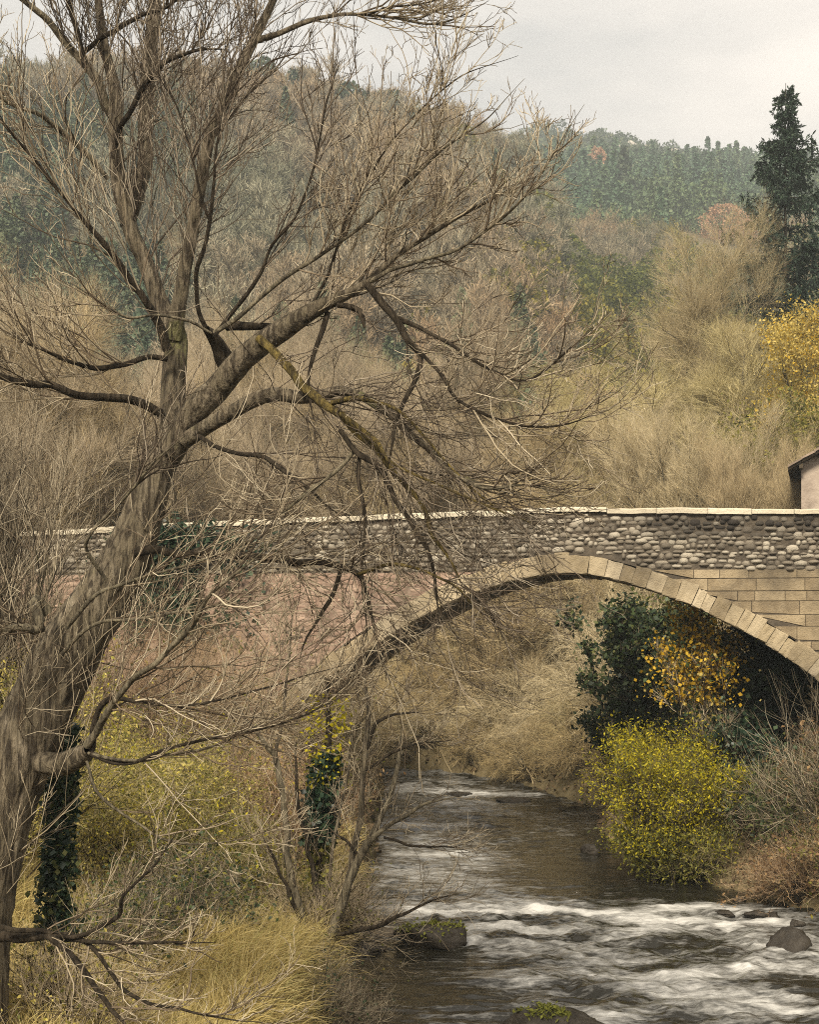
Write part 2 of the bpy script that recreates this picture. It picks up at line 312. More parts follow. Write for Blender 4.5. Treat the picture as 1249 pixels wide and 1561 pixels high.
# ------------------------------------------------------------------ river
def water_mat():
    m, nt = newmat('river_water')
    at = N_(nt, 'ShaderNodeAttribute', attribute_name='foam_sheen'); na = noise(nt, 1., 4, .62, stretch=(1.7, 5.2, 1)); nb = noise(nt, 1., 4, .65, stretch=(5, 15, 1)); nm = N_(nt, 'ShaderNodeMath', operation='MULTIPLY_ADD'); nt.links.new(nb, nm.inputs[0]); nm.inputs[1].default_value = .62; nq = N_(nt, 'ShaderNodeMath', operation='MULTIPLY'); nt.links.new(na, nq.inputs[0]); nq.inputs[1].default_value = .62; nt.links.new(nq.outputs[0], nm.inputs[2]); n1 = nm.outputs[0]; n2 = noise(nt, 14, 5, .65, stretch=(.5, 1, 1))
    ad = N_(nt, 'ShaderNodeMath', operation='MULTIPLY_ADD'); nt.links.new(n1, ad.inputs[0]); ad.inputs[1].default_value = 1.75; nt.links.new(at.outputs['Fac'], ad.inputs[2])
    f = ramp(nt, ad.outputs[0], [(.0, (0, 0, 0)), (.52, (0, 0, 0)), (.62, (.20,)*3), (.84, (.80,)*3)])
    sc_ = N_(nt, 'ShaderNodeMath', operation='MULTIPLY'); nt.links.new(ad.outputs[0], sc_.inputs[0]); sc_.inputs[1].default_value = .4; nt.links.new(sc_.outputs[0], f.node.inputs['Fac'])
    f2 = N_(nt, 'ShaderNodeMath', operation='MULTIPLY'); nt.links.new(f, f2.inputs[0]); f2.inputs[1].default_value = 1.; f = f2.outputs[0]
    col = mixc(nt, f, (.015, .0135, .009), (.66, .65, .61))
    rr = N_(nt, 'ShaderNodeMapRange'); rr.inputs[3].default_value = .07; rr.inputs[4].default_value = .6; nt.links.new(f, rr.inputs[0])
    p = principled(nt, col, rr.outputs[0], n2, .22, .03, spec=.5); p.inputs['IOR'].default_value = 1.33
    return m
M['water'] = water_mat()
wy = np.concatenate([np.linspace(-40, 5, 12), np.geomspace(6, 14, 120), np.geomspace(14.1, 62, 620), np.linspace(63, 82, 20)]); wx = np.linspace(-8, 11, 400)
YY, XX = np.meshgrid(wy, wx, indexing='ij'); XX = XX+np.interp(YY, [47, 60, 82], [0, -9, -34])
def zone(x, y, cx, cy, rx, ry): return np.exp(-(((x-cx)/rx)**2+((y-cy)/ry)**2)**1.5)
wob = (fbm(XX*.5, YY*.5, 41)-.5)
rif = .55+.45*ss(26.6, 25.2, YY+wob*2.0)
pool = zone(XX, YY+wob*2, 4.6, 29.2, 2.9, 3.3); calm = zone(XX, YY, -.3, 20.3, 1.5, 2.6)+zone(XX, YY, 5.2, 34, 1.3, 3.5)*.6
A = np.clip(rif+.3*ss(25, 44, YY)*ss(3.2, 1.0, XX), 0, 1)*(1-.85*np.clip(pool+calm, 0, 1))+.06
w1 = fbm(XX/.55+wob*2, YY/.42, 43, 3)-.5; w2 = 1-np.abs(2*fbm(XX/.9+wob*3, YY/.38+3, 45, 3)-1); w3 = fbm(XX/.17, YY/.13, 47, 2)-.5
w4 = fbm(XX/1.1+wob*2, YY/.33, 57, 2)-.5
ZZ = A*(.14*w1+.09*(w2-.7)+.05*w3+.13*w4)+.006*(fbm(XX/.3, YY/.3, 49, 2)-.5)
def streak(y0, slope, x0, x1, wid, s):
    c = y0+slope*XX+(fbm(XX*.8, XX*0+s, s, 3)-.5)*1.6
    return np.exp(-((YY-c)/wid)**2)*ss(x0-.3, x0+.3, XX)*ss(x1+.3, x1-.3, XX)
stk = streak(25.0, .06, -.3, 6.6, .30, 3)+.9*streak(23.2, .12, .4, 4.2, .38, 4)+.8*streak(24.0, 0, 3.4, 6.4, .28, 6)+.9*streak(41.3, .25, 1.2, 4.0, .6, 7)+.6*streak(36, .1, -.4, 1.6, .5, 8)+.6*streak(31.5, .1, -.4, 1.4, .5, 9)+.5*streak(20.6, .05, 1, 8, .35, 10)+.45*streak(18.9, .03, 1.5, 8, .3, 11)
stk += 1.1*zone(XX, YY, .75, 22.6, .45, .35)+.8*zone(XX, YY, 2.35, 18.2, .7, .35)+.6*zone(XX, YY, 6.1, 22.5, .8, .3)
foam_sheen = -.10*ss(4.4, 6.5, XX)*ss(26, 24, YY)+.22*zone(XX, YY, .4, 38, 2.2, 10)+.18*zone(XX, YY, .6, 29, 1.6, 4)+A*(.16+.30*ss(.42, .62, fbm(XX*.5, YY*.9, 53, 3)))+.55*np.clip(stk, 0, 1)*(.55+.9*w2*fbm(XX*1.3, YY*1.6, 55, 3))+1.3*np.clip(ZZ, 0, .1)*(A > .3)  # foam, plus pale patches in the stream under the arch painted as sky reflection
ny, nx = XX.shape; ii = np.arange(ny*nx).reshape(ny, nx)
tag(mesh_quads('water', np.stack([XX, YY, ZZ], -1).reshape(-1, 3), np.stack([ii[:-1, :-1], ii[:-1, 1:], ii[1:, 1:], ii[1:, :-1]], -1).reshape(-1, 4), M['water'], attr={'foam_sheen': foam_sheen.ravel()}), kind='structure')

# ------------------------------------------------------------------ bridge
BO = np.array((3.07, 28., 0.)); BT = np.array((.978, -.207, 0.)); BA = np.array((.207, .978, 0.)); BW = 3.7
def bw(s, w, z): s = np.asarray(s, float)[..., None]; w = np.asarray(w, float)[..., None]; z = np.asarray(z, float)[..., None]; return BO+s*BT+w*BA+z*np.array((0, 0, 1.))
def face(u, v):
    X = (u-624.5)/F; s = (F*0+28*X-3.07)/(.978+.207*X); return s, CAMZ+(HOR-v)/F*(28-.207*s)
_ip = [(318, 1300), (328, 1235), (350, 1185), (395, 1128), (430, 1092), (480, 1050), (536, 1008), (594, 969), (656, 932), (728, 900), (800, 880), (850, 872), (897, 873), (930, 880), (965, 892), (1030, 911), (1088, 938), (1145, 966), (1213, 1010), (1249, 1037), (1300, 1082), (1345, 1135), (1380, 1200), (1395, 1270), (1398, 1340)]
ia = np.array([face(*p) for p in _ip]); dd = np.concatenate([[0], np.cumsum(np.linalg.norm(np.diff(ia, axis=0), axis=1))])
q = np.linspace(0, dd[-1], 400); ic = np.stack([np.interp(q, dd, ia[:, 0]), np.interp(q, dd, ia[:, 1])], 1)
ker = np.ones(25)/25; icp = np.pad(ic, ((12, 12), (0, 0)), 'edge'); ic = np.stack([np.convolve(icp[:, k], ker, 'valid') for k in (0, 1)], 1)
tn = np.gradient(ic, axis=0); tn /= np.linalg.norm(tn, axis=1)[:, None]; nrm2 = np.stack([-tn[:, 1], tn[:, 0]], 1)
RING = .37; ec = ic+nrm2*RING
al = np.concatenate([[0], np.cumsum(np.linalg.norm(np.diff(ic, axis=0), axis=1))])
def ext(s):      # height of the top of the arch ring at position s along the face
    s = np.asarray(s, float); lo, hi = ec[:, 0].min(), ec[:, 0].max()
    o = np.argsort(ec[:, 0]); z = np.interp(s, ec[o, 0], ec[o, 1]); return np.where((s < lo) | (s > hi), -1.5, z)
S0, S1 = -16., 13.
def top(s): return np.interp(s, [-16, -8.3, 0, 4.7, 13], [6.72, 7.05, 7.24, 7.14, 6.85])
br = thing('stone_bridge', 'old stone arch bridge with cobbled parapet spanning the river', 'bridge', tuple(BO), 0)
BLOC = Vector(BO)
def bpart(g, name, mat, parent=None, smooth=False, attr=None):
    V = np.concatenate(g.V)-BO; return mesh_quads(name, V, np.concatenate(g.Q), mat, parent or br, smooth, attr)
r = rng_(11)
q0 = 0.; ring_near, ring_far = Geo(), Geo()      # arch rings of single voussoirs, upstream and downstream
def icat(x): return np.stack([np.interp(x, al, ic[:, 0]), np.interp(x, al, ic[:, 1])], -1), nrm(np.stack([np.interp(x, al, nrm2[:, 0]), np.interp(x, al, nrm2[:, 1])], -1))
while q0 < al[-1]-.4:
    ln = r.uniform(.16, .36); dep = RING+r.uniform(-.05, .04); pr = r.uniform(.015, .05); dz = r.uniform(-.012, .012); x4 = np.linspace(q0+.004, q0+ln-.006, 4); cc, nn_ = icat(x4)
    for gg, w0, w1 in ((ring_near, -pr, .55), (ring_far, BW+pr, BW-.55)):
        lo = cc+nn_*dz; hi = cc+nn_*dep; bev = .016 if w0 < 1 else -.016
        V = []
        for (pts, w) in ((lo, w0+bev), (lo+(hi-lo)*.05, w0), (hi-(hi-lo)*.05, w0), (hi, w0+bev), (hi, w1), (lo, w1)): V.append(bw(pts[:, 0], np.full(4, w), pts[:, 1]))
        V = np.stack(V, 1); V = V+r.normal(size=V.shape)*.007; idx = np.arange(24).reshape(4, 6); nxr = np.roll(idx, -1, 1)
        Qs = np.stack([idx[:-1], idx[1:], nxr[1:], nxr[:-1]], -1).reshape(-1, 4).tolist()
        for e in (0, 3): Qs += [(idx[e, 0], idx[e, 1], idx[e, 2], idx[e, 3]), (idx[e, 0], idx[e, 3], idx[e, 4], idx[e, 5])]
        gg.add(V.reshape(-1, 3), Qs)
    q0 += ln
bpart(ring_far, 'arch_ring', M['voussoir']); g = ring_near
bpart(g, 'arch_ring', M['voussoir'])
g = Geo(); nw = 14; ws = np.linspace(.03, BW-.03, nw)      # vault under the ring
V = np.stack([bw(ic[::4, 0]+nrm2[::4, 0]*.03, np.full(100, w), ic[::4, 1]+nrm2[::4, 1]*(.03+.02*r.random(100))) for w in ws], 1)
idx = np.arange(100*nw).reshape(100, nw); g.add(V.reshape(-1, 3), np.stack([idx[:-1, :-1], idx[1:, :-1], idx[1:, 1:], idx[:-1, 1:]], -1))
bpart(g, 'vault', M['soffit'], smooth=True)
g = Geo(); sv = np.linspace(S0, S1, 600); zb = ext(sv)-.02; zt = top(sv)-.10
for w in (0., BW):                      # mortar faces, both sides
    V = np.stack([bw(sv, np.full(600, w)+.015*vnoise(sv*3, sv*0+j, 3), zb+(np.maximum(zt-zb, .01))*j/9) for j in range(10)], 1); idx = np.arange(6000).reshape(600, 10)
    g.add(V.reshape(-1, 3), np.stack([idx[:-1, :-1], idx[1:, :-1], idx[1:, 1:], idx[:-1, 1:]], -1))
bpart(g, 'spandrel_wall', M['mortar'])
DK = 6.15
g = Geo(); V = np.stack([bw(sv, np.full(600, w), z) for w, z in ((.002, zt), (.38, zt), (.38, DK+(zt-zt.max())), (BW-.38, DK+(zt-zt.max())), (BW-.38, zt), (BW-.002, zt))], 1); idx = np.arange(3600).reshape(600, 6)
g.add(V.reshape(-1, 3), np.stack([idx[:-1, :-1], idx[1:, :-1], idx[1:, 1:], idx[:-1, 1:]], -1)); bpart(g, 'roadway', M['mortar'])
def pillow(g, s, z, hw, hh, pr, r, att=None, at=None, w=0., sgn=-1):
    """rounded stones bulging out of the face, all at once"""
    n = 6; a = np.linspace(-1, 1, n); I, J = np.meshgrid(a, a, indexing='ij'); m = len(s)
    f = np.sqrt(np.clip(1-.42*J*J, 0, 1)); f2 = np.sqrt(np.clip(1-.42*I*I, 0, 1)); px_, pz_ = I*f, J*f2
    hgt = (1-np.maximum(np.abs(I), np.abs(J))**3.2)*(1+.35*(r.random((m, n, n))-.5)).mean(0)
    ro = (r.random(m)-.5)*.35; c, sn = np.cos(ro)[:, None, None], np.sin(ro)[:, None, None]
    jx = 1+.16*(r.random((m, n, n))-.5); jz = 1+.2*(r.random((m, n, n))-.5)
    X = px_[None]*hw[:, None, None]*jx; Z = pz_[None]*hh[:, None, None]*jz; X, Z = X*c-Z*sn*.6, Z*c+X*sn*.35
    V = bw(s[:, None, None]+X, w+sgn*(hgt[None]*pr[:, None, None]-.012), z[:, None, None]+Z)
    idx = np.arange(m*n*n).reshape(m, n, n); g.add(V.reshape(-1, 3), np.stack([idx[:, :-1, :-1], idx[:, 1:, :-1], idx[:, 1:, 1:], idx[:, :-1, 1:]], -1))
    if att is not None: att.append(np.repeat(at, n*n))
def courses(z0f, z1f, s0, s1, hmin, hmax, wmin, wmax, r, skip=.03):
    out = []; z = 0.
    while z < 5.2:
        h = r.uniform(hmin, hmax); s = s0+r.uniform(0, .2)
        while s < s1:
            w = r.uniform(wmin, wmax); c = s+w/2; zz = z0f(c)+z+h/2+r.uniform(-.025, .025)+.05*(float(vnoise(c*.8, z*.7, 91))-.5)
            if zz+h*.45 < z1f(c) and zz-h*.45 > float(ext(c))+.02 and zz-h*.45 > float(ext(c-w*.4)) and zz-h*.4 > float(ext(c+w*.4)) and r.random() > skip: out.append((c, zz, w/2, h/2))
            s += w
        z += h
    return np.array(out)
CB = 6.02
m_, nt_ = M['cobble'], M['cobble'].node_tree           # rain-stained dirt reaches some of the cobbles
g = Geo(); at = []
for w, sg in ((0., -1), (BW, 1)):
    cs = courses(lambda s: CB+.02*math.sin(s), lambda s: top(s)-.11, S0, S1, .065, .115, .08, .25, r, .03)
    stain = np.clip(ss(.45, .95, (cs[:, 1]-CB))*ss(.6, 2.2, cs[:, 0])*1.0+.35*ss(.5, .7, fbm(cs[:, 0]*.7, cs[:, 1]*.5, 3, 3)), 0, 1)*(.5+.7*r.random(len(cs)))
    pillow(g, cs[:, 0], cs[:, 1], cs[:, 2]*r.uniform(.86, 1.06, len(cs)), cs[:, 3]*r.uniform(.72, 1.4, len(cs)), r.uniform(.025, .085, len(cs)), r, at, stain, w, sg)
bs = [n for n in nt_.nodes if n.type == 'BSDF_PRINCIPLED'][0]; ln = bs.inputs['Base Color'].links[0].from_socket
aa = N_(nt_, 'ShaderNodeAttribute', attribute_name='stain'); nt_.links.new(mixc(nt_, aa.outputs['Fac'], ln, (.035, .03, .025)), bs.inputs['Base Color'])
bpart(g, 'cobble_facing', M['cobble'], smooth=True, attr={'stain': np.concatenate(at)})
g = Geo(); sl = np.linspace(S0, -.95, 300); zl_ = np.maximum(ext(sl)+.01, -1.); zh_ = np.full(300, CB-.015)      # worn pink render between the stones
V = np.stack([bw(sl, .016-.042*fbm(sl*2.2, zl_+(np.maximum(zh_-zl_, .005))*j/59*2.2, 5, 4), zl_+(np.maximum(zh_-zl_, .005))*j/59) for j in range(60)], 1); idx = np.arange(300*60).reshape(300, 60)
g.add(V.reshape(-1, 3), np.stack([idx[:-1, :-1], idx[1:, :-1], idx[1:, 1:], idx[:-1, 1:]], -1)); bpart(g, 'render_coat', M['pinkcoat'], smooth=True)
g = Geo()
cs = courses(lambda s: 1.2, lambda s: CB+.02, S0, -.9, .06, .15, .08, .4, r, .10)
cs2 = courses(lambda s: 4.6, lambda s: CB+.02, S0, -.9, .06, .15, .08, .4, r, .10); cs = np.concatenate([cs[cs[:, 1] < 4.55], cs2])
pillow(g, cs[:, 0], cs[:, 1], cs[:, 2]*r.uniform(.9, 1.05, len(cs)), cs[:, 3]*r.uniform(.85, 1.1, len(cs)), r.uniform(.018, .045, len(cs)), r); bpart(g, 'rubble_facing', M['rubble'], smooth=True)
g = Geo(); g_far = Geo(); z = CB                       # squared courses right of the crown, cut to the ring
hs = [.17, .24, .19, .26, .22, .28, .2, .27, .3, .22, .3, .24, .3, .3, .28, .3]
for h in hs:
    s = 0.2+r.uniform(0, .3)
    while s < S1:
        w = r.uniform(.3, .95); a0, a1 = s+.002, s+w-.002; zt0 = z-.002+r.uniform(-.006, .004)
        zl, zr = max(z-h+.006, float(ext(a0))+.012), max(z-h+.006, float(ext(a1))+.012)
        if zl < zt0-.03 or zr < zt0-.03:
            zl, zr = min(zl, zt0-.012), min(zr, zt0-.012); p0 = r.uniform(.004, .016); b = .006
            for w_, sg in ((0., -1), (BW, 1)):
                O_ = [(a0, zl), (a1, zr), (a1, zt0), (a0, zt0)]; I_ = [(a0+b, zl+b*.6), (a1-b, zr+b*.6), (a1-b, zt0-b*.6), (a0+b, zt0-b*.6)]
                V = [bw(x, w_-sg*.01, y_) for x, y_ in O_]+[bw(x, w_+sg*p0, y_) for x, y_ in I_]
                (g if sg < 0 else g_far).add(V, [(4, 5, 6, 7), (0, 1, 5, 4), (1, 2, 6, 5), (2, 3, 7, 6), (3, 0, 4, 7)])
        s += w
    z -= h
bpart(g, 'ashlar_facing', M['ashlar']); bpart(g_far, 'ashlar_facing', M['ashlar'])
for w0 in (.17, BW-.17):
    g = Geo(); s = S0
    while s < S1:
        w = r.uniform(.45, 1.1); n = 5; sa = np.linspace(s+.006, s+w-.006, n); zt_ = top(sa)+r.uniform(-.012, .012)+r.normal(size=n)*.004; hw = .235+r.uniform(-.015, .02); th = r.uniform(.085, .12)
        V = np.stack([bw(sa, np.full(n, w0+dw), zt_+dz) for dw, dz in ((-hw, -th), (-hw, -.025), (-hw+.03, 0), (hw-.03, 0), (hw, -.025), (hw, -th))], 1); idx = np.arange(30).reshape(5, 6); nxr = np.roll(idx, -1, 1)
        Qs = np.stack([idx[:-1], idx[1:], nxr[1:], nxr[:-1]], -1).reshape(-1, 4).tolist()
        for e in (0, 4): Qs += [(idx[e, 0], idx[e, 1], idx[e, 4], idx[e, 5]), (idx[e, 1], idx[e, 2], idx[e, 3], idx[e, 4])]
        g.add(V.reshape(-1, 3), Qs); s += w
    bpart(g, 'coping', M['coping'])

# ------------------------------------------------------------------ house at the far end of the bridge
def house():
    d = 41.; c = px(1222, 790, d); X0, Y0 = c[0], d; zb, ze = 3.5, px(0, 706, d)[2]
    h = thing('stone_house', 'pale rendered house with tiled roof behind the bridge parapet', 'house', (X0, Y0, zb), R(-16))
    W, D = 6.0, 8.0; zr = ze+(W/2)*.56-zb; ez = ze-zb
    def poly(g, pts, y0, y1):
        n = len(pts); V = [(x, y0, z) for x, z in pts]+[(x, y1, z) for x, z in pts]
        return V
    g = Geo(); n = 24
    xs = np.linspace(0, W, n); zt = ez+np.minimum(xs, W-xs)*.56-.04
    for y in (0, D):
        V = np.stack([np.stack([xs, np.full(n, y), zt*j/6], -1) for j in range(7)], 1); idx = np.arange(n*7).reshape(n, 7); g.add(V.reshape(-1, 3), np.stack([idx[:-1, :-1], idx[1:, :-1], idx[1:, 1:], idx[:-1, 1:]], -1))
    for x in (0, W): g.add([(x, 0, 0), (x, D, 0), (x, D, ez-.04), (x, 0, ez-.04)], [(0, 1, 2, 3)])
    g.build('wall', M['plaster'], h, False)
    g = Geo(); rr = rng_(5)
    for sg in (0, 1):                     # rows of half-round tiles on both slopes
        L_ = W/2+.48; sl = math.hypot(1, .56)
        for ry in np.arange(-.4, D+.4, .2):
            for t in np.arange(0, L_, .36):
                xa, xb = t-.36, min(t+.40, L_)-.36; th = np.linspace(0, np.pi, 5); ro = .105
                V = []
                for xq, up in ((xa, .05), (xb, .03)):
                    for a in th:
                        xx = xq; zz = ez+xq*.56+up+ro*.7*np.sin(a)+rr.uniform(-.008, .008); V.append(((xx if not sg else W-xx), ry+ro*np.cos(a), zz))
                g.add(V, [(i, i+1, i+6, i+5) for i in range(4)])
    roof = g.build('roof', M['rooftile'], h)
    g = Geo()
    for sg in (0, 1):
        xa, xb = -.36, W/2
        V = [((x if not sg else W-x), y, ez+x*.56+dz) for x in (xa, xb) for y in (-.42, D+.4) for dz in (-.03, .03)]
        g.add(V, [(0, 1, 3, 2), (4, 6, 7, 5), (0, 4, 5, 1), (2, 3, 7, 6), (0, 2, 6, 4), (1, 5, 7, 3)])
    for x in np.arange(.0, W/2, .55):
        for sgx in (x, W-x): g.box((sgx, D/2, ez+min(sgx, W-sgx)*.56-.11), (.05, 0, 0), (0, D/2+.38, 0), (0, 0, .07))
    g.build('rafters', M['wood'], h, False)
    w = Geo(); w.box((2.9, -.02, 2.6), (.42, 0, 0), (0, .03, 0), (0, 0, .6)); wi = w.build('window', M['wood'], h, False)
house()

# ------------------------------------------------------------------ rocks
def rock(name, label, c, rx, ry, rz_, seed, mat='rock', moss=False, cat='rock', group=None):
    rr = rng_(seed); n, m = 22, 30; ph = np.linspace(.02, np.pi-.02, n); th = np.linspace(0, 2*np.pi, m, endpoint=False); PH, TH = np.meshgrid(ph, th, indexing='ij')
    D = np.stack([np.sin(PH)*np.cos(TH), np.sin(PH)*np.sin(TH), np.cos(PH)], -1); ns = nrm(rr.normal(size=(9, 3))); hs_ = rr.uniform(.5, .92, 9)
    rad = np.min(np.where((D@ns.T) > .05, hs_/np.maximum(D@ns.T, .05), 1.05), -1); rad = np.minimum(rad, 1.05)
    rad += .15*(fbm(D[..., 0]*2.5+seed, D[..., 1]*2.5+D[..., 2]*2, seed, 4)-.5)*2
    V = D*rad[..., None]*np.array((rx, ry, rz_)); idx = np.arange(n*m).reshape(n, m); nxr = np.roll(idx, -1, 1)
    g = Geo(); g.add(V.reshape(-1, 3), np.stack([idx[:-1], idx[1:], nxr[1:], nxr[:-1]], -1))
    o = g.build(name, M[mat]); o.location = c; tag(o, label, cat, group)
    if moss:
        up = V.reshape(-1, 3); keep = up[(up[:, 2] > rz_*.45)]; g = Geo(); rp = keep[rr.integers(0, len(keep), 1600)]+rr.normal(size=(1600, 3))*.02
        rp = rp[(fbm(rp[:, 0]*6/rx+9, rp[:, 1]*6/ry, seed+2, 2) > .46)]; g.leaves(rp, .05, rr, .6, 1.); g.build('moss', M['moss'], o)
    return o
def onwater(u, v): d = F*CAMZ/(v-HOR); return px(u, v, d)
c = onwater(664, 1438); rock('mossy_rock', 'dark rock with yellow moss on top amid the riffle', (c[0], c[1], .05), .66, .5, .30, 3, moss=True)
c = onwater(1200, 1446); rock('round_boulder', 'single dark rounded boulder in white water near the brambles', (c[0], c[1], .03), .36, .32, .28, 5)
c = onwater(843, 1585); rock('wet_boulder', 'broad wet boulder breaking the nearest water', (c[0], c[1], .12), .72, .55, .42, 8, moss=True)
c = onwater(900, 1300); rock('black_rock', 'small black rock at the foot of the yellow bush', (c[0], c[1], .02), .22, .25, .2, 12)
c = onwater(555, 1445); rock('flat_rock', 'long low dark rock beside the leaning stems', (c[0], c[1], .0), .5, .55, .16, 15)
c = onwater(585, 1425); rock('ledge_rock', 'pale flat stone ledge between bank and mossy rock', (c[0]-.2, c[1], .0), .42, .4, .13, 19, 'mortar')
for i, (u, v, a, b) in enumerate([(1105, 1392, .2, .07), (1150, 1395, .24, .1), (1180, 1398, .16, .08), (1128, 1372, .12, .07), (1015, 1380, .22, .05), (965, 1372, .16, .04), (780, 1222, .5, .12), (700, 1212, .4, .1), (1215, 1408, .15, .08)]):
    c = onwater(u, v); rock('shore_stone', 'small dark stone lying at the water edge', (c[0], c[1], .01), a, a*.9, b, 30+i, group='stones along the waterline')

# ------------------------------------------------------------------ the big bare tree on the near left bank
def smooth_path(pts, n):
    pts = np.asarray(pts, float); d = np.concatenate([[0], np.cumsum(np.linalg.norm(np.diff(pts[:, :3], axis=0), axis=1))]); t = np.linspace(0, d[-1], n)
    m = np.zeros_like(pts); m[1:-1] = (pts[2:]-pts[:-2])/np.maximum((d[2:]-d[:-2])[:, None], 1e-6); m[0] = (pts[1]-pts[0])/d[1]; m[-1] = (pts[-1]-pts[-2])/(d[-1]-d[-2])
    i = np.clip(np.searchsorted(d, t, 'right')-1, 0, len(d)-2); h = (d[i+1]-d[i]); x = ((t-d[i])/h)[:, None]; h = h[:, None]
    return (2*x**3-3*x**2+1)*pts[i]+(x**3-2*x**2+x)*h*m[i]+(-2*x**3+3*x**2)*pts[i+1]+(x**3-x**2)*h*m[i+1]
def limb_pts(rows, d0, d1):
    """rows of photo column, row and width along a limb that runs from depth d0 to d1 -> points and radii"""
    n = len(rows); ds = np.linspace(d0, d1, n); out = []
    for (u, v, w), d in zip(rows, ds): out.append((*px(u, v, d), w*d/F/2*.85))
    return np.array(out)
rt = rng_(77)
TD = 12.
base = px(-14, 1500, TD)
bt = thing('big_bare_tree', 'big leaning bare tree with forked rough trunk on the near left bank', 'tree', tuple(base))
def limb(name, rows, d0, d1, mat, parent, sides=8, twig=None, knob=.12, step=.06, wob=.012):
    p = limb_pts(rows, d0, d1); L_ = np.linalg.norm(np.diff(p[:, :3], axis=0), axis=1).sum(); n = max(6, int(L_/step)); q = smooth_path(p, n)
    P = q[:, :3].copy(); rr = np.maximum(q[:, 3], .0035); rr = rr*np.interp(np.linspace(0, 1, n), [0, .82, 1], [1, 1, .35]) if rr[-1] < .02 else rr
    ns = rt.normal(size=(int(L_/max(.24, 7*float(rr.mean())))+3, 3)); tt = np.linspace(0, len(ns)-1.001, n); i0 = tt.astype(int); fr = (tt-i0)[:, None]; fr = fr*fr*(3-2*fr)
    P += (ns[i0]*(1-fr)+ns[i0+1]*fr)*np.clip(rr*.45, .004, wob*1.3)[:, None]      # small crooks
    g = Geo(); g.tubes((P-base)[None], rr[None], sides, knob, int(rt.integers(1e6))); o = g.build(name, mat, parent)
    if twig: twigs_on(P, rr, o, **twig)
    return o, P, rr
TWIG_N = .78
def twigs_on(P, rr, parent, n=14, ln=1.2, t0=.2, bias=(0, 0, .35), ang=.75, n2=5, n3=3, trop=(0, 0, .05), trop2=None, r=.011, mat='twig', wander=.16, name='twigs', l2=.5, l3=.5, t1=1.):
    P = P[None]; rr = rr[None]; S, D, t, rp, ip = spawn(P, rr, max(3, int(n*TWIG_N*(.68 if bias[2] < 0 else 1))), t0, t1, ang, .35, rt, bias)
    le = ln*(1.1-.45*t)*(.45+.9*rt.random(len(t))); A = grow(S, D, le, 9, wander, trop, rt, trop2); r0 = np.minimum(rp*.75, .64*r*(.5+.8*rt.random(len(t)))); ra_ = taper(r0, np.full(len(r0), .0028), 9); g = Geo(); g.tubes(A-base, ra_, 4)
    if n2:
        S, D, t, rp, ip = spawn(A, ra_, n2, .12, .95, .6, .3, rt, np.array(bias)*.6); le2 = le[ip]*l2*(1.15-.6*t)*(.5+.8*rt.random(len(t))); B = grow(S, D, le2, 7, wander*1.1, trop, rt, trop2); r1 = np.minimum(rp*.8, r*.55); rb = taper(r1, np.full(len(r1), .0024), 7); g.tubes(B-base, rb, 3)
        if n3:
            S, D, t, rp, ip = spawn(B, rb, n3, .15, .95, .6, .3, rt, np.array(bias)*.5); le3 = le2[ip]*l3*(1.1-.5*t)*(.5+.8*rt.random(len(t))); Cc = grow(S, D, le3, 5, wander*1.1, trop, rt, trop2); r2 = np.minimum(rp*.8, r*.32); g.tubes(Cc-base, taper(r2, np.full(len(r2), .0022), 5), 3)
    return g.build(name, M[mat], parent)
UP = dict(bias=(.1, 0, .5), mat='twig_dark'); DOWN = dict(r=.008, mat='twig_dark', bias=(.15, 0, -.12), trop=(.02, 0, -.06), trop2=(.05, 0, .05), wander=.19); OUT = dict(bias=(.2, 0, .15), l2=.45)
trunk, tP, tR = limb('trunk', [(-60, 1800, 210), (-42, 1560, 135), (-30, 1400, 112), (-8, 1290, 106), (14, 1212, 106), (52, 1115, 118), (88, 1030, 116), (136, 940, 102), (186, 860, 90), (218, 783, 72), (244, 712, 60), (268, 668, 58)], TD, TD+.2, M['bark'], bt, 44, None, .15, .03)
twigs_on(tP, tR, trunk, n=46, ln=2.0, t0=.28, bias=(.25, -.3, .25), n2=6, n3=3, r=.010)
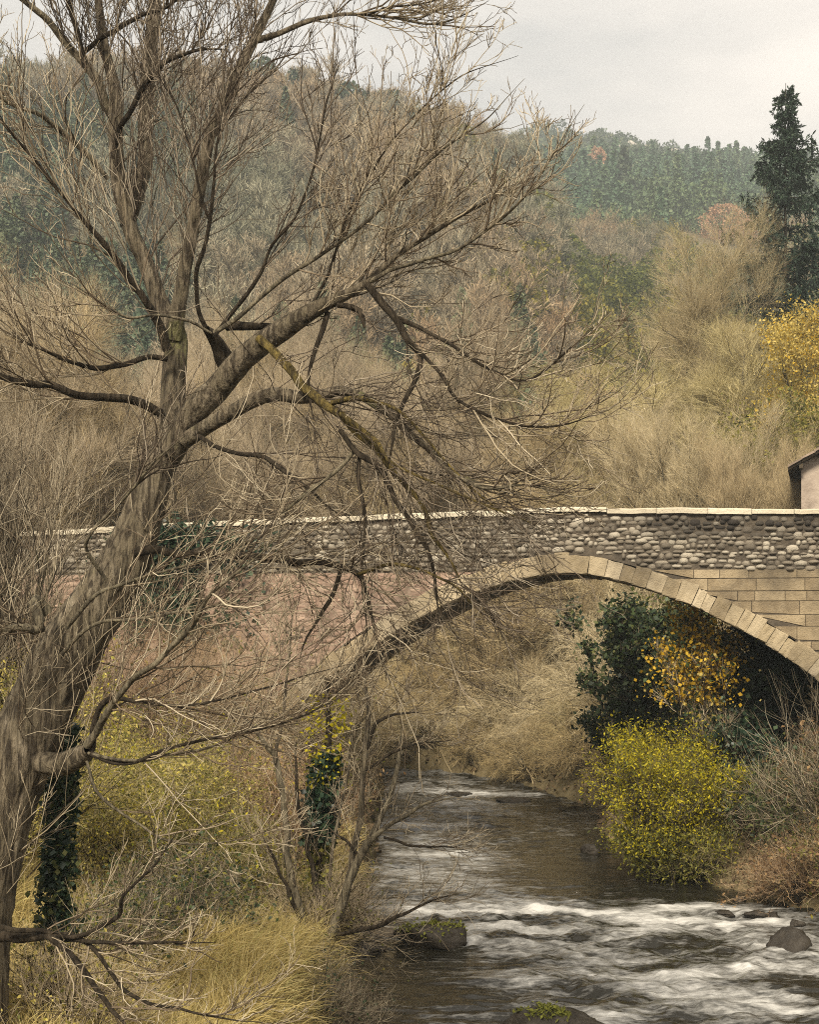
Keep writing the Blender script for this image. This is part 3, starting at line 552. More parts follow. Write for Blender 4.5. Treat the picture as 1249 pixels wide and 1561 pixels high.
LB = [  # name, rows, depth start, end, material, sides, twigs
 ([(264, 680, 54), (262, 610, 46), (261, 550, 44), (262, 505, 40), (238, 450, 32), (208, 375, 28), (188, 300, 28), (178, 230, 26), (174, 165, 24), (165, 90, 18), (152, 10, 15), (146, -60, 11)], 12.2, 12.9, 'bark', 12, dict(n=50, ln=1.9, t0=.25, n2=7, n3=3, **UP)),
 ([(262, 520, 34), (276, 450, 27), (287, 385, 24), (303, 300, 22), (320, 222, 20), (348, 145, 20), (388, 65, 18), (418, 5, 14), (440, -50, 10)], 12.3, 11.7, 'bark', 10, dict(n=40, ln=1.7, t0=.2, n2=6, n3=3, **UP)),
 ([(197, 345, 26), (216, 270, 28), (225, 160, 26), (234, 60, 24), (240, -30, 22)], 12.8, 13.4, 'bark', 10, dict(n=30, ln=1.6, t0=.2, n2=6, n3=3, **UP)),
 ([(178, 190, 20), (150, 130, 18), (112, 80, 14), (70, 30, 12), (20, -15, 10)], 12.8, 12.3, 'bark_pale', 8, dict(n=24, ln=1.2, n2=6, n3=3, **UP)),
 ([(130, 105, 11), (122, 60, 10), (108, 10, 9), (96, -30, 8)], 12.6, 12.2, 'bark_dark', 7, dict(n=16, ln=1.0, n2=5, n3=3, **UP)),
 ([(128, 80, 9), (165, 50, 9), (205, 30, 8), (250, 12, 6), (300, -20, 5)], 12.7, 12.2, 'bark_dark', 7, dict(n=18, ln=.9, n2=5, n3=3, **UP)),
 ([(176, 240, 10), (184, 195, 10), (210, 150, 10), (240, 105, 9), (268, 88, 8), (300, 75, 6), (350, 75, 4)], 12.5, 11.8, 'bark_dark', 7, dict(n=24, ln=1.1, n2=6, n3=3, **UP)),
 ([(163, 270, 8), (118, 222, 10), (80, 190, 9), (50, 172, 8), (0, 150, 6), (-40, 120, 5)], 12.5, 11.6, 'bark_pale', 7, dict(n=22, ln=1.1, n2=5, n3=3, bias=(-.1, 0, .4))),
 ([(392, 62, 12), (425, 50, 10), (462, 36, 9), (490, 25, 8), (540, 22, 6), (600, 28, 5), (660, 38, 4), (705, 25, 3), (745, 0, 2.5)], 11.7, 11.2, 'bark', 7, dict(n=30, ln=.75, t0=.15, n2=5, n3=2, bias=(.3, 0, .3))),
 ([(560, 24, 4), (600, 10, 4), (640, 6, 3), (700, -6, 3)], 11.4, 11.2, 'bark_dark', 5, dict(n=14, ln=.5, n2=4, n3=2, bias=(.3, 0, .2))),
 # right hand fork
 ([(262, 690, 50), (308, 618, 50), (345, 572, 47), (398, 527, 44), (438, 500, 40), (478, 474, 30), (520, 452, 21), (562, 428, 14), (622, 378, 10), (700, 330, 8), (780, 288, 5), (835, 240, 3)], 12.1, 10.8, 'bark', 14, dict(n=46, ln=.95, t0=.42, n2=6, n3=4, t1=.82, bias=(.2, 0, .4))),
 ([(366, 575, 42), (350, 556, 40), (336, 536, 32), (324, 515, 24), (316, 506, 14)], 12.05, 11.7, 'bark_dark', 10, None),
 ([(345, 500, 20), (372, 497, 16), (410, 499, 14), (450, 488, 14), (490, 470, 10)], 11.85, 11.6, 'bark_dark', 8, dict(n=10, ln=1.0, n2=4, n3=2, **UP)),
 ([(318, 508, 9), (306, 470, 9), (300, 418, 9), (312, 380, 8), (320, 335, 8), (325, 270, 6), (342, 160, 4), (372, 70, 3)], 11.75, 11.0, 'bark_dark', 6, dict(n=26, ln=1.0, n2=5, n3=3, **UP)),
 ([(319, 340, 6), (302, 290, 5), (290, 230, 4), (268, 160, 3), (240, 100, 2.5)], 11.5, 11.2, 'bark_dark', 5, dict(n=18, ln=.8, n2=5, n3=2, **UP)),
 ([(328, 508, 8), (366, 462, 8), (395, 420, 7), (415, 375, 6), (455, 320, 5), (482, 240, 4), (500, 150, 3), (520, 90, 2)], 11.7, 11.0, 'bark_dark', 6, dict(n=28, ln=1.1, n2=5, n3=3, **UP)),
 ([(330, 508, 9), (375, 475, 8), (425, 432, 8), (480, 395, 7), (545, 350, 6), (610, 290, 5), (680, 225, 4), (745, 180, 3), (800, 120, 2)], 11.7, 10.6, 'bark_pale', 6, dict(n=40, ln=.8, n2=6, n3=3, t1=.82, bias=(.1, 0, .4))),
 ([(470, 478, 7), (500, 420, 6), (525, 340, 5), (560, 270, 4), (620, 190, 3), (700, 120, 2.5), (790, 85, 2)], 11.5, 10.7, 'bark_dark', 6, dict(n=34, ln=.8, n2=6, n3=3, t1=.82, bias=(.1, 0, .4))),
 ([(560, 430, 8), (630, 400, 7), (700, 380, 6), (770, 330, 5), (815, 280, 3), (890, 160, 2)], 11.2, 10.6, 'bark_pale', 6, dict(n=36, ln=.65, n2=6, n3=3, t1=.82, bias=(.15, 0, .3))),
 ([(322, 506, 5), (290, 490, 6), (240, 480, 5), (195, 482, 5), (150, 460, 4), (108, 430, 3)], 11.7, 11.2, 'bark_pale', 5, dict(n=14, ln=.9, n2=4, n3=2, bias=(-.3, 0, .3))),
 # dark limb to the upper left, limbs to the left
 ([(258, 532, 18), (240, 492, 16), (224, 462, 14), (180, 408, 13), (152, 368, 11), (116, 325, 8), (82, 280, 7), (45, 235, 6), (0, 185, 5), (-40, 150, 4)], 12.0, 11.0, 'bark_dark', 8, dict(n=36, ln=1.2, n2=5, n3=3, bias=(-.2, 0, .4))),
 ([(246, 628, 18), (205, 612, 16), (160, 606, 15), (110, 602, 14), (60, 588, 13), (20, 576, 12), (-60, 545, 10)], 12.1, 11.2, 'bark_dark', 8, dict(n=36, ln=1.3, n2=5, n3=3, bias=(-.25, -.1, .3))),
 ([(255, 546, 11), (220, 546, 10), (180, 556, 10), (145, 562, 10), (122, 556, 8), (80, 540, 6), (30, 520, 4)], 12.1, 11.5, 'bark_dark', 7, dict(n=26, ln=1.1, n2=5, n3=3, bias=(-.25, 0, .35))),
 # lower right limbs, hanging over the bridge
 ([(282, 676, 30), (312, 652, 28), (345, 632, 27), (390, 608, 26), (440, 601, 24), (490, 600, 20), (520, 592, 18), (548, 600, 17), (585, 625, 16), (620, 655, 15), (660, 690, 11), (700, 725, 9), (750, 745, 6), (820, 760, 4)], 12.0, 10.6, 'bark', 10, dict(n=48, ln=1.4, t0=.15, n2=6, n3=3, **DOWN)),
 ([(396, 512, 15), (420, 538, 16), (450, 572, 17), (485, 606, 17), (515, 636, 15), (545, 660, 13), (575, 690, 11), (602, 720, 10), (640, 765, 9), (662, 815, 8), (690, 860, 6), (715, 920, 4)], 11.6, 10.5, 'bark_lichen', 9, dict(n=44, ln=1.3, t0=.25, n2=6, n3=3, **DOWN)),
 ([(503, 614, 10), (535, 609, 11), (570, 613, 8), (610, 628, 6), (660, 680, 5), (720, 745, 4), (790, 800, 3)], 11.2, 10.5, 'bark_lichen', 7, dict(n=26, ln=1.1, n2=5, n3=3, **DOWN)),
 ([(512, 624, 8), (545, 648, 8), (575, 672, 9), (592, 700, 6), (650, 730, 5), (740, 770, 4), (820, 800, 3)], 11.1, 10.4, 'bark_lichen', 7, dict(n=24, ln=1.1, n2=5, n3=3, **DOWN)),
 ([(560, 436, 14), (585, 460, 15), (605, 490, 14), (622, 515, 13), (640, 545, 10), (632, 580, 9), (618, 612, 8), (604, 650, 7), (590, 720, 5)], 11.2, 10.8, 'bark_dark', 8, dict(n=26, ln=1.1, n2=5, n3=3, **DOWN)),
 ([(612, 485, 9), (650, 505, 8), (690, 525, 7), (740, 560, 6), (800, 580, 5), (860, 540, 4), (905, 500, 3)], 11.1, 10.4, 'bark_dark', 6, dict(n=30, ln=1.1, n2=5, n3=3, **OUT)),
 ([(625, 520, 8), (670, 570, 7), (700, 610, 6), (760, 640, 5), (840, 650, 4), (920, 625, 2)], 11.0, 10.3, 'bark_dark', 6, dict(n=30, ln=1.1, n2=5, n3=3, **OUT)),
 ([(515, 465, 10), (535, 468, 11), (548, 478, 11), (556, 500, 9)], 11.3, 11.1, 'bark_dark', 7, dict(n=6, ln=.5, n2=3, n3=0, **DOWN)),
 ([(500, 480, 10), (492, 505, 10), (478, 540, 8), (470, 580, 6), (478, 640, 4)], 11.5, 11.3, 'bark_dark', 7, dict(n=16, ln=.8, n2=5, n3=2, **DOWN)),
 ([(518, 655, 9), (545, 688, 11), (580, 715, 11), (602, 758, 10), (630, 800, 9), (655, 850, 7), (664, 900, 5), (672, 960, 3)], 11.0, 10.5, 'bark_dark', 8, dict(n=36, ln=1.1, n2=6, n3=3, **DOWN)),
 ([(546, 690, 8), (549, 730, 8), (556, 790, 7), (552, 850, 6), (556, 930, 4), (560, 985, 3)], 11.0, 10.8, 'bark_dark', 6, dict(n=22, ln=.9, n2=5, n3=2, **DOWN)),
 ([(542, 688, 8), (515, 715, 8), (475, 745, 8), (440, 775, 6), (395, 800, 4)], 11.0, 10.7, 'bark_pale', 6, dict(n=18, ln=.9, n2=5, n3=2, bias=(-.2, 0, .0))),
 ([(300, 664, 9), (350, 688, 9), (395, 695, 8), (430, 715, 8), (470, 745, 6), (520, 790, 4)], 11.8, 10.8, 'bark_dark', 6, dict(n=22, ln=1.0, n2=5, n3=3, **DOWN)),
 ([(660, 690, 8), (690, 720, 6), (740, 745, 6), (800, 740, 4), (880, 760, 2)], 10.8, 10.3, 'bark_pale', 5, dict(n=18, ln=.9, n2=5, n3=3, **OUT)),
 # the low dark limb crossing in front of the bridge
 ([(205, 838, 20), (250, 843, 15), (330, 845, 14), (375, 848, 15), (425, 851, 14), (480, 858, 12), (520, 864, 12), (548, 880, 9), (562, 925, 8), (575, 975, 6), (590, 1030, 4)], 12.0, 10.6, 'bark_dark', 9, dict(n=46, ln=1.2, n2=6, n3=3, bias=(.25, -.1, .1), trop=(0, 0, -.03))),
 ([(520, 866, 9), (508, 905, 9), (495, 925, 8), (478, 950, 6), (462, 985, 4), (455, 1010, 3)], 11.0, 10.8, 'bark_dark', 6, dict(n=8, ln=.35, n2=3, n3=0, bias=(0, 0, -.3))),
 ([(545, 876, 7), (600, 860, 7), (640, 870, 6), (690, 890, 5), (730, 930, 3)], 10.8, 10.3, 'bark_lichen', 6, dict(n=22, ln=.9, n2=5, n3=3, **DOWN)),
 # strong young shoots from the burr on the trunk
 ([(60, 1165, 40), (95, 1158, 42), (125, 1148, 34), (136, 1140, 18)], 11.9, 11.4, 'bark', 10, None),
 ([(134, 1142, 17), (150, 1105, 14), (170, 1075, 12), (205, 1035, 11), (250, 995, 11), (290, 958, 11), (315, 915, 7), (345, 885, 6), (390, 850, 4), (440, 800, 2.5)], 11.4, 10.2, 'bark_pale', 7, dict(n=30, ln=1.4, t0=.1, n2=5, n3=2, bias=(.35, 0, .2))),
 ([(136, 1142, 12), (160, 1072, 11), (215, 1072, 7), (290, 1075, 6), (360, 1060, 4), (450, 1035, 3), (540, 1010, 2)], 11.4, 10.2, 'bark_dark', 6, dict(n=26, ln=1.0, n2=5, n3=2, bias=(.35, 0, .1))),
 ([(138, 1150, 10), (190, 1165, 8), (230, 1150, 7), (300, 1130, 6), (380, 1115, 5), (450, 1095, 4), (540, 1055, 2)], 11.3, 10.1, 'bark_dark', 6, dict(n=28, ln=1.0, n2=5, n3=2, bias=(.35, 0, .1))),
 ([(135, 1150, 7), (190, 1158, 6), (260, 1150, 6), (330, 1135, 4), (420, 1090, 3)], 11.3, 10.4, 'bark_pale', 5, dict(n=20, ln=.9, n2=5, n3=2, bias=(.35, 0, .1))),
 ([(132, 1160, 6), (150, 1210, 6), (210, 1255, 5), (250, 1280, 5), (330, 1285, 3), (400, 1270, 2)], 11.3, 10.6, 'bark_pale', 5, dict(n=14, ln=.8, n2=4, n3=2, bias=(.35, 0, .0))),
 ([(70, 935, 30), (55, 915, 20), (62, 955, 18), (40, 960, 16), (0, 962, 14), (-50, 955, 10)], 11.7, 11.2, 'bark_pale', 8, dict(n=24, ln=1.0, n2=5, n3=3, bias=(-.1, -.3, .2))),
 ([(90, 1000, 10), (140, 955, 7), (230, 940, 6), (320, 925, 5), (400, 915, 3)], 11.7, 10.8, 'bark_pale', 5, dict(n=20, ln=1.0, n2=5, n3=2, bias=(.35, 0, .15))),
 ([(100, 960, 10), (150, 905, 8), (220, 880, 6), (300, 858, 5), (380, 825, 4), (470, 780, 2)], 11.6, 10.8, 'bark_pale', 5, dict(n=24, ln=1.0, n2=5, n3=2, bias=(.35, 0, .15))),
 ([(160, 885, 8), (130, 830, 7), (190, 760, 6), (240, 700, 4), (290, 660, 2.5)], 11.6, 11.0, 'bark_pale', 5, dict(n=18, ln=.9, n2=5, n3=2, **UP)),
 # low dark branches near the ground
 ([(-6, 1425, 30), (25, 1425, 22), (70, 1428, 16), (115, 1462, 12), (150, 1515, 10), (180, 1548, 8), (205, 1590, 6)], 11.8, 10.2, 'bark_dark', 8, dict(n=14, ln=.9, n2=4, n3=2, bias=(.3, 0, .0))),
 ([(60, 1424, 12), (110, 1425, 9), (150, 1455, 8), (190, 1508, 8), (225, 1528, 7), (280, 1540, 5), (340, 1552, 4), (400, 1558, 3)], 11.4, 10.1, 'bark_dark', 7, dict(n=22, ln=.9, n2=5, n3=2, bias=(.35, 0, .1))),
 ([(-6, 1418, 12), (60, 1420, 9), (120, 1427, 9), (180, 1395, 8), (190, 1365, 6), (240, 1310, 5), (272, 1268, 3)], 11.4, 10.5, 'bark_dark', 7, dict(n=18, ln=.8, n2=5, n3=2, bias=(.35, 0, .2))),
 ([(90, 1432, 8), (150, 1437, 8), (220, 1438, 6), (330, 1436, 3)], 11.3, 10.4, 'bark_dark', 6, dict(n=14, ln=.7, n2=4, n3=2, bias=(.35, 0, .1))),
]
for rows, a, b, mt, sd_, tw in LB: limb('limb', rows, a, b, M[mt], bt, sd_, tw)

# ------------------------------------------------------------------ bare trees and bushes, one of each kind, then copies
def crown_geo(levels, sides=3):
    g = Geo()
    for P, Rr in levels: g.tubes(P, Rr, sides)
    return g
def make_bare(name, label, cat, seed, H, tr, nst, spread, levels, bmat, tmat, loc, rz=0, group=None, limbs=1, trunk_top=.85, wander0=.05, lean=(0, 0)):
    r = rng_(seed); lv = branch_tree(r, H, tr, nst=nst, spread=spread, levels=levels, trunk_top=trunk_top, wander0=wander0, lean=lean)
    t = thing(name, label, cat, tuple(loc), rz, group); g = Geo()
    g.tubes(lv[0][0], lv[0][1], 8, .15, seed)
    for P, Rr in lv[1:1+limbs]: g.tubes(P, Rr, 5)
    g.build('trunk', M[bmat], t); crown_geo(lv[1+limbs:]).build('crown', M[tmat], t); t['_lv'] = 0
    return t, lv
def lvl(n, ln, r, ang=.7, t0=.2, wander=.13, trop=(0, 0, .06), fall=.5, K=5, bias=(0, 0, .15), rt=.004, **k): return dict(n=n, len=ln, r=r, ang=ang, t0=t0, wander=wander, trop=trop, fall=fall, K=K, bias=bias, rt=rt, **k)
ROUND = lambda s=1.: [lvl(18, 3.6*s, .05, .85, .18, fall=.45, K=7), lvl(13, 1.7*s, .024, .7, .12, K=6), lvl(9, .9*s, .014, .65, .08, K=4, rt=.009), lvl(6, .5*s, .011, .6, .08, K=3, rt=.0075)]
FAN = lambda s=1.: [lvl(14, 2.6*s, .03, .5, .12, fall=.5, K=6, trop=(0, 0, .1)), lvl(11, 1.2*s, .016, .5, .08, K=5, trop=(0, 0, .08), rt=.009), lvl(8, .6*s, .011, .5, .08, K=4, rt=.008), lvl(4, .35*s, .009, .5, .1, K=3, rt=.007)]
DROOP = lambda s=1.: [lvl(10, 2.0*s, .022, .6, .2, fall=.4, K=7, trop=(0, 0, -.03), trop2=(0, 0, -.28)), lvl(9, 1.0*s, .014, .6, .1, K=6, trop=(0, 0, -.12), rt=.009), lvl(6, .5*s, .010, .6, .1, K=4, rt=.0075, trop=(0, 0, -.1))]
WOOD = 'bare brown tree in the tangled wood behind the left part of the bridge'
tA, lvA = make_bare('bare_tree', WOOD, 'tree', 101, 10.5, .13, 2, .14, ROUND(1.), 'bark', 'twig_far', on_ground(-9.2, 41, -.2), .4, 'bare trees behind the bridge')
tB, lvB = make_bare('bare_tree', WOOD, 'tree', 102, 11.5, .11, 3, .22, ROUND(.95), 'bark_pale', 'twig_grey', on_ground(-6.2, 46, -.2), 1.4, 'bare trees behind the bridge')
def recolour(root, label, loc, rz, sc, name, cmat, group=None, bmat=None):
    t = dup(root, label, loc, rz, sc, group, name)
    for ch in t.children:
        if ch.name.startswith('crown') or bmat:
            ch.data = ch.data.copy(); ch.data.materials[0] = M[cmat if ch.name.startswith('crown') else bmat]
    return t
rp = rng_(9)
def inland(u, d):
    """the first spot from depth d on along a sight line that is well above the river"""
    while d < 75:
        x = (u-624.5)/F*d
        if float(height(np.array([x]), np.array([d]))[0]) > 3.6: break
        d += .5
    return d
for i, (u, d, h, w) in enumerate([(-60, 35, .85, 1), (30, 37, .9, 1), (120, 40, .8, 1), (200, 37, .72, .9), (275, 43, .95, 1), (360, 40, .78, 1), (440, 48, 1., 1.05), (520, 41, .75, .9), (560, 53, 1.05, 1.1), (640, 44, .8, 1), (690, 56, 1.05, 1.1), (-20, 50, 1.2, 1.2), (90, 54, 1.25, 1.2), (190, 58, 1.2, 1.2), (300, 60, 1.25, 1.2), (400, 62, 1.2, 1.2), (500, 66, 1.25, 1.2), (610, 68, 1.15, 1.2), (720, 50, .75, .95)]):
    d0 = d; d = inland(u, d); h *= max(1., d/d0*.95); p = px(u, 0, d); dup(tA if i % 2 else tB, WOOD, on_ground(p[0], d, -.3), rp.uniform(0, 6), (w, w, h), 'bare trees behind the bridge')
tC, lvC = make_bare('bare_tree', 'rounded bare brown tree standing behind the crown of the arch', 'tree', 103, 9.6, .12, 4, .30, ROUND(.86), 'bark', 'twig_far', on_ground(*px(795, 0, 47)[:2], -.3), .3)
tD, lvD = make_bare('bare_tree', 'tall tan bare tree with a narrow pointed crown left of the spruce', 'tree', 104, 15.2, .12, 5, .12, ROUND(.95), 'bark_pale', 'twig_soft', on_ground(*px(1035, 0, 56)[:2], -.3), .3)
tE, lvE = make_bare('round_bush', 'dome shaped bare tan bush just behind the parapet', 'bush', 105, 7.0, .06, 26, .62, FAN(.95), 'bark_pale', 'twig_tan', on_ground(*px(1055, 0, 47)[:2], -.4), .3, trunk_top=.8, wander0=.07)
recolour(tD, 'broad olive bare tree with lower crown right of the pointed tan tree', on_ground(*px(1125, 0, 52)[:2], -.3), 1.9, (1.25, 1.25, .68), 'bare_tree', 'twig_olive')
recolour(tD, 'greenish bare willow between the rounded brown tree and the pointed tan tree', on_ground(*px(925, 0, 54)[:2], -.3), 3.1, (1.1, 1.1, .62), 'bare_tree', 'twig_olive')
recolour(tE, 'grey brown bare bush left of the dome shaped bush, behind the parapet', on_ground(*px(870, 0, 53)[:2], -.4), 1.1, (1.3, 1.3, 1.05), 'bare_bush', 'twig_far')
recolour(tE, 'bare twiggy bush between the dome shaped bush and the house', on_ground(*px(1165, 0, 44)[:2], -.4), 4.1, (.65, .65, .75), 'bare_bush', 'twig_far')
# brush on the far bank, seen through the arch
BRUSH = 'arching brown brush on the far river bank seen through the arch'
tF, lvF = make_bare('brush', BRUSH, 'bush', 106, 3.6, .03, 13, .75, DROOP(.95), 'bark_pale', 'twig_brush', on_ground(1.5, 50.3, -.1), .3, 'brush on the far bank', trunk_top=.9, wander0=.08)
def brushes():
    vs = [None, 'twig_tan', 'twig_olive']; made = [tF]
    for v in vs[1:]: made.append(None)
    for i, (x, y, s, k) in enumerate([(-.2, 50.2, .8, 0), (2.9, 48.6, .9, 0), (3.7, 46.6, .85, 1), (4.7, 45.2, .9, 1), (5.6, 43.4, .85, 1), (5.4, 41, .7, 0), (.4, 52, 1.2, 1), (2.4, 51.5, 1.25, 1), (4.2, 49.5, 1.3, 2), (5.8, 47.5, 1.2, 1), (-1.8, 53.5, 1.2, 0), (1.2, 54.5, 1.4, 2), (3.4, 54, 1.35, 0), (6.8, 50, 1.3, 2), (-4., 56.5, 1.3, 1), (5.2, 54, 1.3, 1), (7.2, 45, 1.2, 1), (6.6, 41.5, 1.1, 1), (-2.8, 50.6, .9, 0), (-2.2, 44.5, .9, 0), (-3., 41.5, 1., 1), (-2.2, 38.5, .8, 0), (-3.6, 37, 1., 0), (-2.6, 34.6, .8, 1), (-4.6, 40, 1.2, 1), (-1.6, 47, .8, 1), (-3.6, 47, 1.2, 0), (.6, 49.4, .6, 1), (1.7, 49.0, .6, 0), (2.4, 48.2, .55, 1), (3.2, 46.9, .55, 0), (4.1, 44.9, .55, 1), (5.1, 42.4, .55, 2), (-.6, 50.0, .6, 1), (3.3, 45.7, .5, 0), (3.75, 44.4, .5, 0), (2.95, 46.9, .45, 0), (4.5, 43.1, .5, 0), (2.2, 47.6, .5, 0), (4.95, 41.2, .5, 0)]):
        lab = BRUSH if x > -1.5 and y > 40 else 'arching brown brush on the left bank just beyond the arch'
        gr = 'brush on the far bank' if x > -1.5 and y > 40 else 'brush on the left bank beyond the arch'
        if made[k] is None: made[k] = recolour(tF, lab, on_ground(x, y, -.15), i*1.3, (s, s, s), 'brush', vs[k], gr)
        else: dup(made[k], lab, on_ground(x, y, -.15), i*1.3, (s, s, s), gr)
brushes()

# ------------------------------------------------------------------ leafy bushes and small trees
def pts_on(lv, n, r, zmin=None, zmax=None, jit=.04, last=2):
    P = []; 
    for A, Rr in lv[-last:]:
        K = A.shape[1]; i = r.integers(0, len(A), n); f = r.random(n)**.6*(K-1); k = np.minimum(f.astype(int), K-2); fr = (f-k)[:, None]; P.append(A[i, k]*(1-fr)+A[i, k+1]*fr)
    P = np.concatenate(P); P = P[r.permutation(len(P))]; P = P+r.normal(size=P.shape)*jit
    if zmin is not None: P = P[P[:, 2] > zmin]
    if zmax is not None: P = P[P[:, 2] < zmax]
    return P[:n]
def leafy(name, label, cat, seed, loc, H, nst, spread, levels, tmat, fol, tr=.035, group=None, trunk_top=.85, limbs=1, wander0=.06, lean=(0, 0)):
    """fol: rows (material, count, size, width, zmin, zmax, jitter)"""
    t, lv = make_bare(name, label, cat, seed, H, tr, nst, spread, levels, 'bark_dark', tmat, loc, 0, group, limbs, trunk_top, wander0, lean); r = rng_(seed+1)
    for m, n, s, w, z0, z1, j in fol:
        P = pts_on(lv, int(n*1.6), r, z0, z1, j)[:n]; g = Geo(); g.leaves(P, s, r, w, .4, .2); g.build('foliage', M[m], t)
    return t, lv
YB = lambda s: [lvl(10, 1.3*s, .014, .45, .15, K=6, trop=(0, 0, .1)), lvl(8, .6*s, .008, .5, .1, K=4, rt=.003), lvl(5, .3*s, .005, .5, .1, K=3, rt=.003)]
leafy('yellow_bush', 'bright yellow green bush at the water edge under the arch', 'bush', 201, on_ground(5.05, 28.1, -.1), 3.2, 26, .46, YB(1.0), 'twig_dark',
      [('leaf_yellow', 42000, .06, .38, 1.2, None, .09), ('leaf_olive', 15000, .058, .4, 1.2, None, .1), ('leaf_olive', 24000, .07, .42, .0, 1.7, .13), ('leaf_yellow', 2200, .07, .36, .3, 1.5, .1)])
leafy('gold_tree', 'small tree with golden orange leaves under the right side of the arch', 'tree', 203, on_ground(6.2, 29.1, -.1), 4.3, 6, .17, YB(.8), 'twig_grey', [('leaf_gold', 2600, .075, .8, 2.3, None, .16), ('leaf_dull', 700, .065, .8, 1.9, None, .25), ('leaf_green', 1600, .08, .7, 1.6, None, .2)], lean=(-.16, -.06))
IV = lambda s: [lvl(12, 1.2*s, .014, .7, .1, K=6, trop=(0, 0, -.04)), lvl(8, .6*s, .008, .7, .1, K=4, rt=.004), lvl(5, .3*s, .005, .7, .1, K=3, rt=.004)]
leafy('ivy_bush', 'tall dark ivy bush beyond the arch above the yellow bush', 'bush', 204, on_ground(5.5, 36.6, -.1), 5.0, 8, .24, IV(.9), 'twig_grey', [('leaf_green', 15000, .13, .65, .2, None, .10), ('leaf_mid', 3500, .12, .6, 2.5, None, .10)])
leafy('green_bush', 'mid green leafy bush below the crown of the arch on the far right bank', 'bush', 205, on_ground(7.0, 40, -.1), 4.2, 9, .35, IV(.9), 'twig_olive', [('leaf_mid', 7000, .12, .5, .2, None, .1), ('leaf_olive', 6000, .11, .5, .2, None, .1)])
leafy('ivy_wall', 'dark ivy filling the right haunch of the arch', 'ivy', 206, on_ground(7.3, 30.6, -.1), 3.4, 10, .38, IV(.85), 'twig_grey', [('leaf_ivy', 17000, .10, .8, .1, None, .09), ('leaf_green', 4000, .11, .6, .1, None, .1)])
leafy('ivy_wall', 'dark low ivy behind the yellow bush at its right', 'ivy', 207, on_ground(6.5, 28.9, -.1), 1.9, 9, .5, IV(.6), 'twig_grey', [('leaf_ivy', 9000, .09, .8, .05, None, .08), ('leaf_green', 2500, .1, .6, .1, None, .1)])
BR = lambda s: [lvl(8, 1.1*s, .010, .7, .15, K=7, trop=(0, 0, -.02), trop2=(0, 0, -.22), wander=.16), lvl(7, .5*s, .006, .7, .1, K=5, rt=.003, wander=.18), lvl(4, .25*s, .004, .7, .1, K=3, rt=.0025)]
def bramble(label, x, y, seed, H=1.2, nst=14, tm='twig_red', fol=(('leaf_brown', 2200, .07, .6, None, None, .05), ('leaf_olive', 1800, .07, .6, None, None, .05)), name='bramble', grp=None, sp=.8, s=1.):
    return leafy(name, label, 'bush', seed, on_ground(x, y, -.06), H, nst, sp, BR(s), tm, fol, .012, grp, .95, 1, .14)
bramble('rust brown bramble at the right edge above the stony shore', 7.6, 24.6, 211, 1.3, 20, tm='twig_far', fol=(('leaf_brown', 3000, .06, .6, None, None, .05), ('leaf_olive', 2000, .06, .6, None, None, .05)))
bramble('low russet bramble overhanging the stony shore', 6.9, 25.5, 212, .8, 18, fol=(('leaf_brown', 2500, .06, .6, None, None, .04),))
bramble('grey green bramble between the yellow bush and the rust bramble', 6.9, 27.2, 213, 1.2, 20, 'twig_grey', (('leaf_mid', 4200, .07, .6, None, None, .05), ('leaf_green', 2500, .07, .6, None, None, .05)))
bramble('tall brown bramble at the right edge under the arch end', 8.1, 26.4, 214, 2.0, 20, 'twig_grey', (('leaf_brown', 2600, .07, .6, None, None, .05), ('leaf_mid', 1200, .07, .6, None, None, .05)))
bramble('olive tuft at the foot of the yellow bush', 5.7, 27.9, 215, .7, 16, 'twig_olive', (('leaf_olive', 3200, .06, .5, None, None, .05),))
tG, lvG = make_bare('grey_bush', 'leafless pale grey bush arching in front of the right end of the bridge', 'bush', 216, 3.6, .022, 12, .55, [lvl(7, 1.9, .012, .5, .25, K=8, trop=(-.06, 0, -.04), trop2=(-.03, 0, -.1)), lvl(5, .9, .007, .5, .1, K=5, rt=.003)], 'bark_pale', 'twig', on_ground(7.5, 25.2, -.1), 0, wander0=.09, lean=(-.15, 0))
# left bank
YL = (('leaf_straw', 9000, .045, .45, None, None, .08), ('leaf_olive', 5000, .045, .5, None, None, .08), ('leaf_yellow', 1200, .045, .5, None, None, .1))
bramble('yellow leaved shrub behind the ivy clad stem on the left bank', -4.2, 19.3, 221, 2.0, 24, 'twig_olive', YL, 'yellow_shrub', sp=.6, s=1.1)
bramble('yellow green shrub left of the arch foot, the larger of the pair', -3.5, 21.2, 222, 1.9, 24, 'twig_olive', YL, 'yellow_shrub', sp=.6, s=1.1)
bramble('pale yellow shrub peeping out left of the leaning trunk', -4.9, 17.2, 223, 2.8, 18, 'twig_olive', YL, 'yellow_shrub', sp=.45, s=1.2)
bramble('olive shrub in front of the arch foot', -2.6, 20.2, 224, 1.1, 20, 'twig_olive', (('leaf_olive', 3600, .055, .5, None, None, .06), ('leaf_yellow', 900, .055, .5, None, None, .06)), 'olive_shrub')
bramble('dark tangled bramble in the middle of the left bank', -2.75, 17.3, 225, .75, 18, 'twig', (('leaf_green', 2200, .055, .6, None, None, .05), ('leaf_olive', 1500, .055, .5, None, None, .05)))
bramble('small dark bramble beside the ivy clad stem', -3.3, 15.9, 226, .6, 14, 'twig', (('leaf_green', 1500, .05, .6, None, None, .05), ('leaf_olive', 900, .05, .5, None, None, .05)))
bramble('russet brush in front of the left springing of the arch', -2.5, 23.6, 227, 2.0, 24, 'twig_red', (('leaf_brown', 1800, .06, .6, None, None, .06),), 'russet_brush', sp=.6, s=1.1)
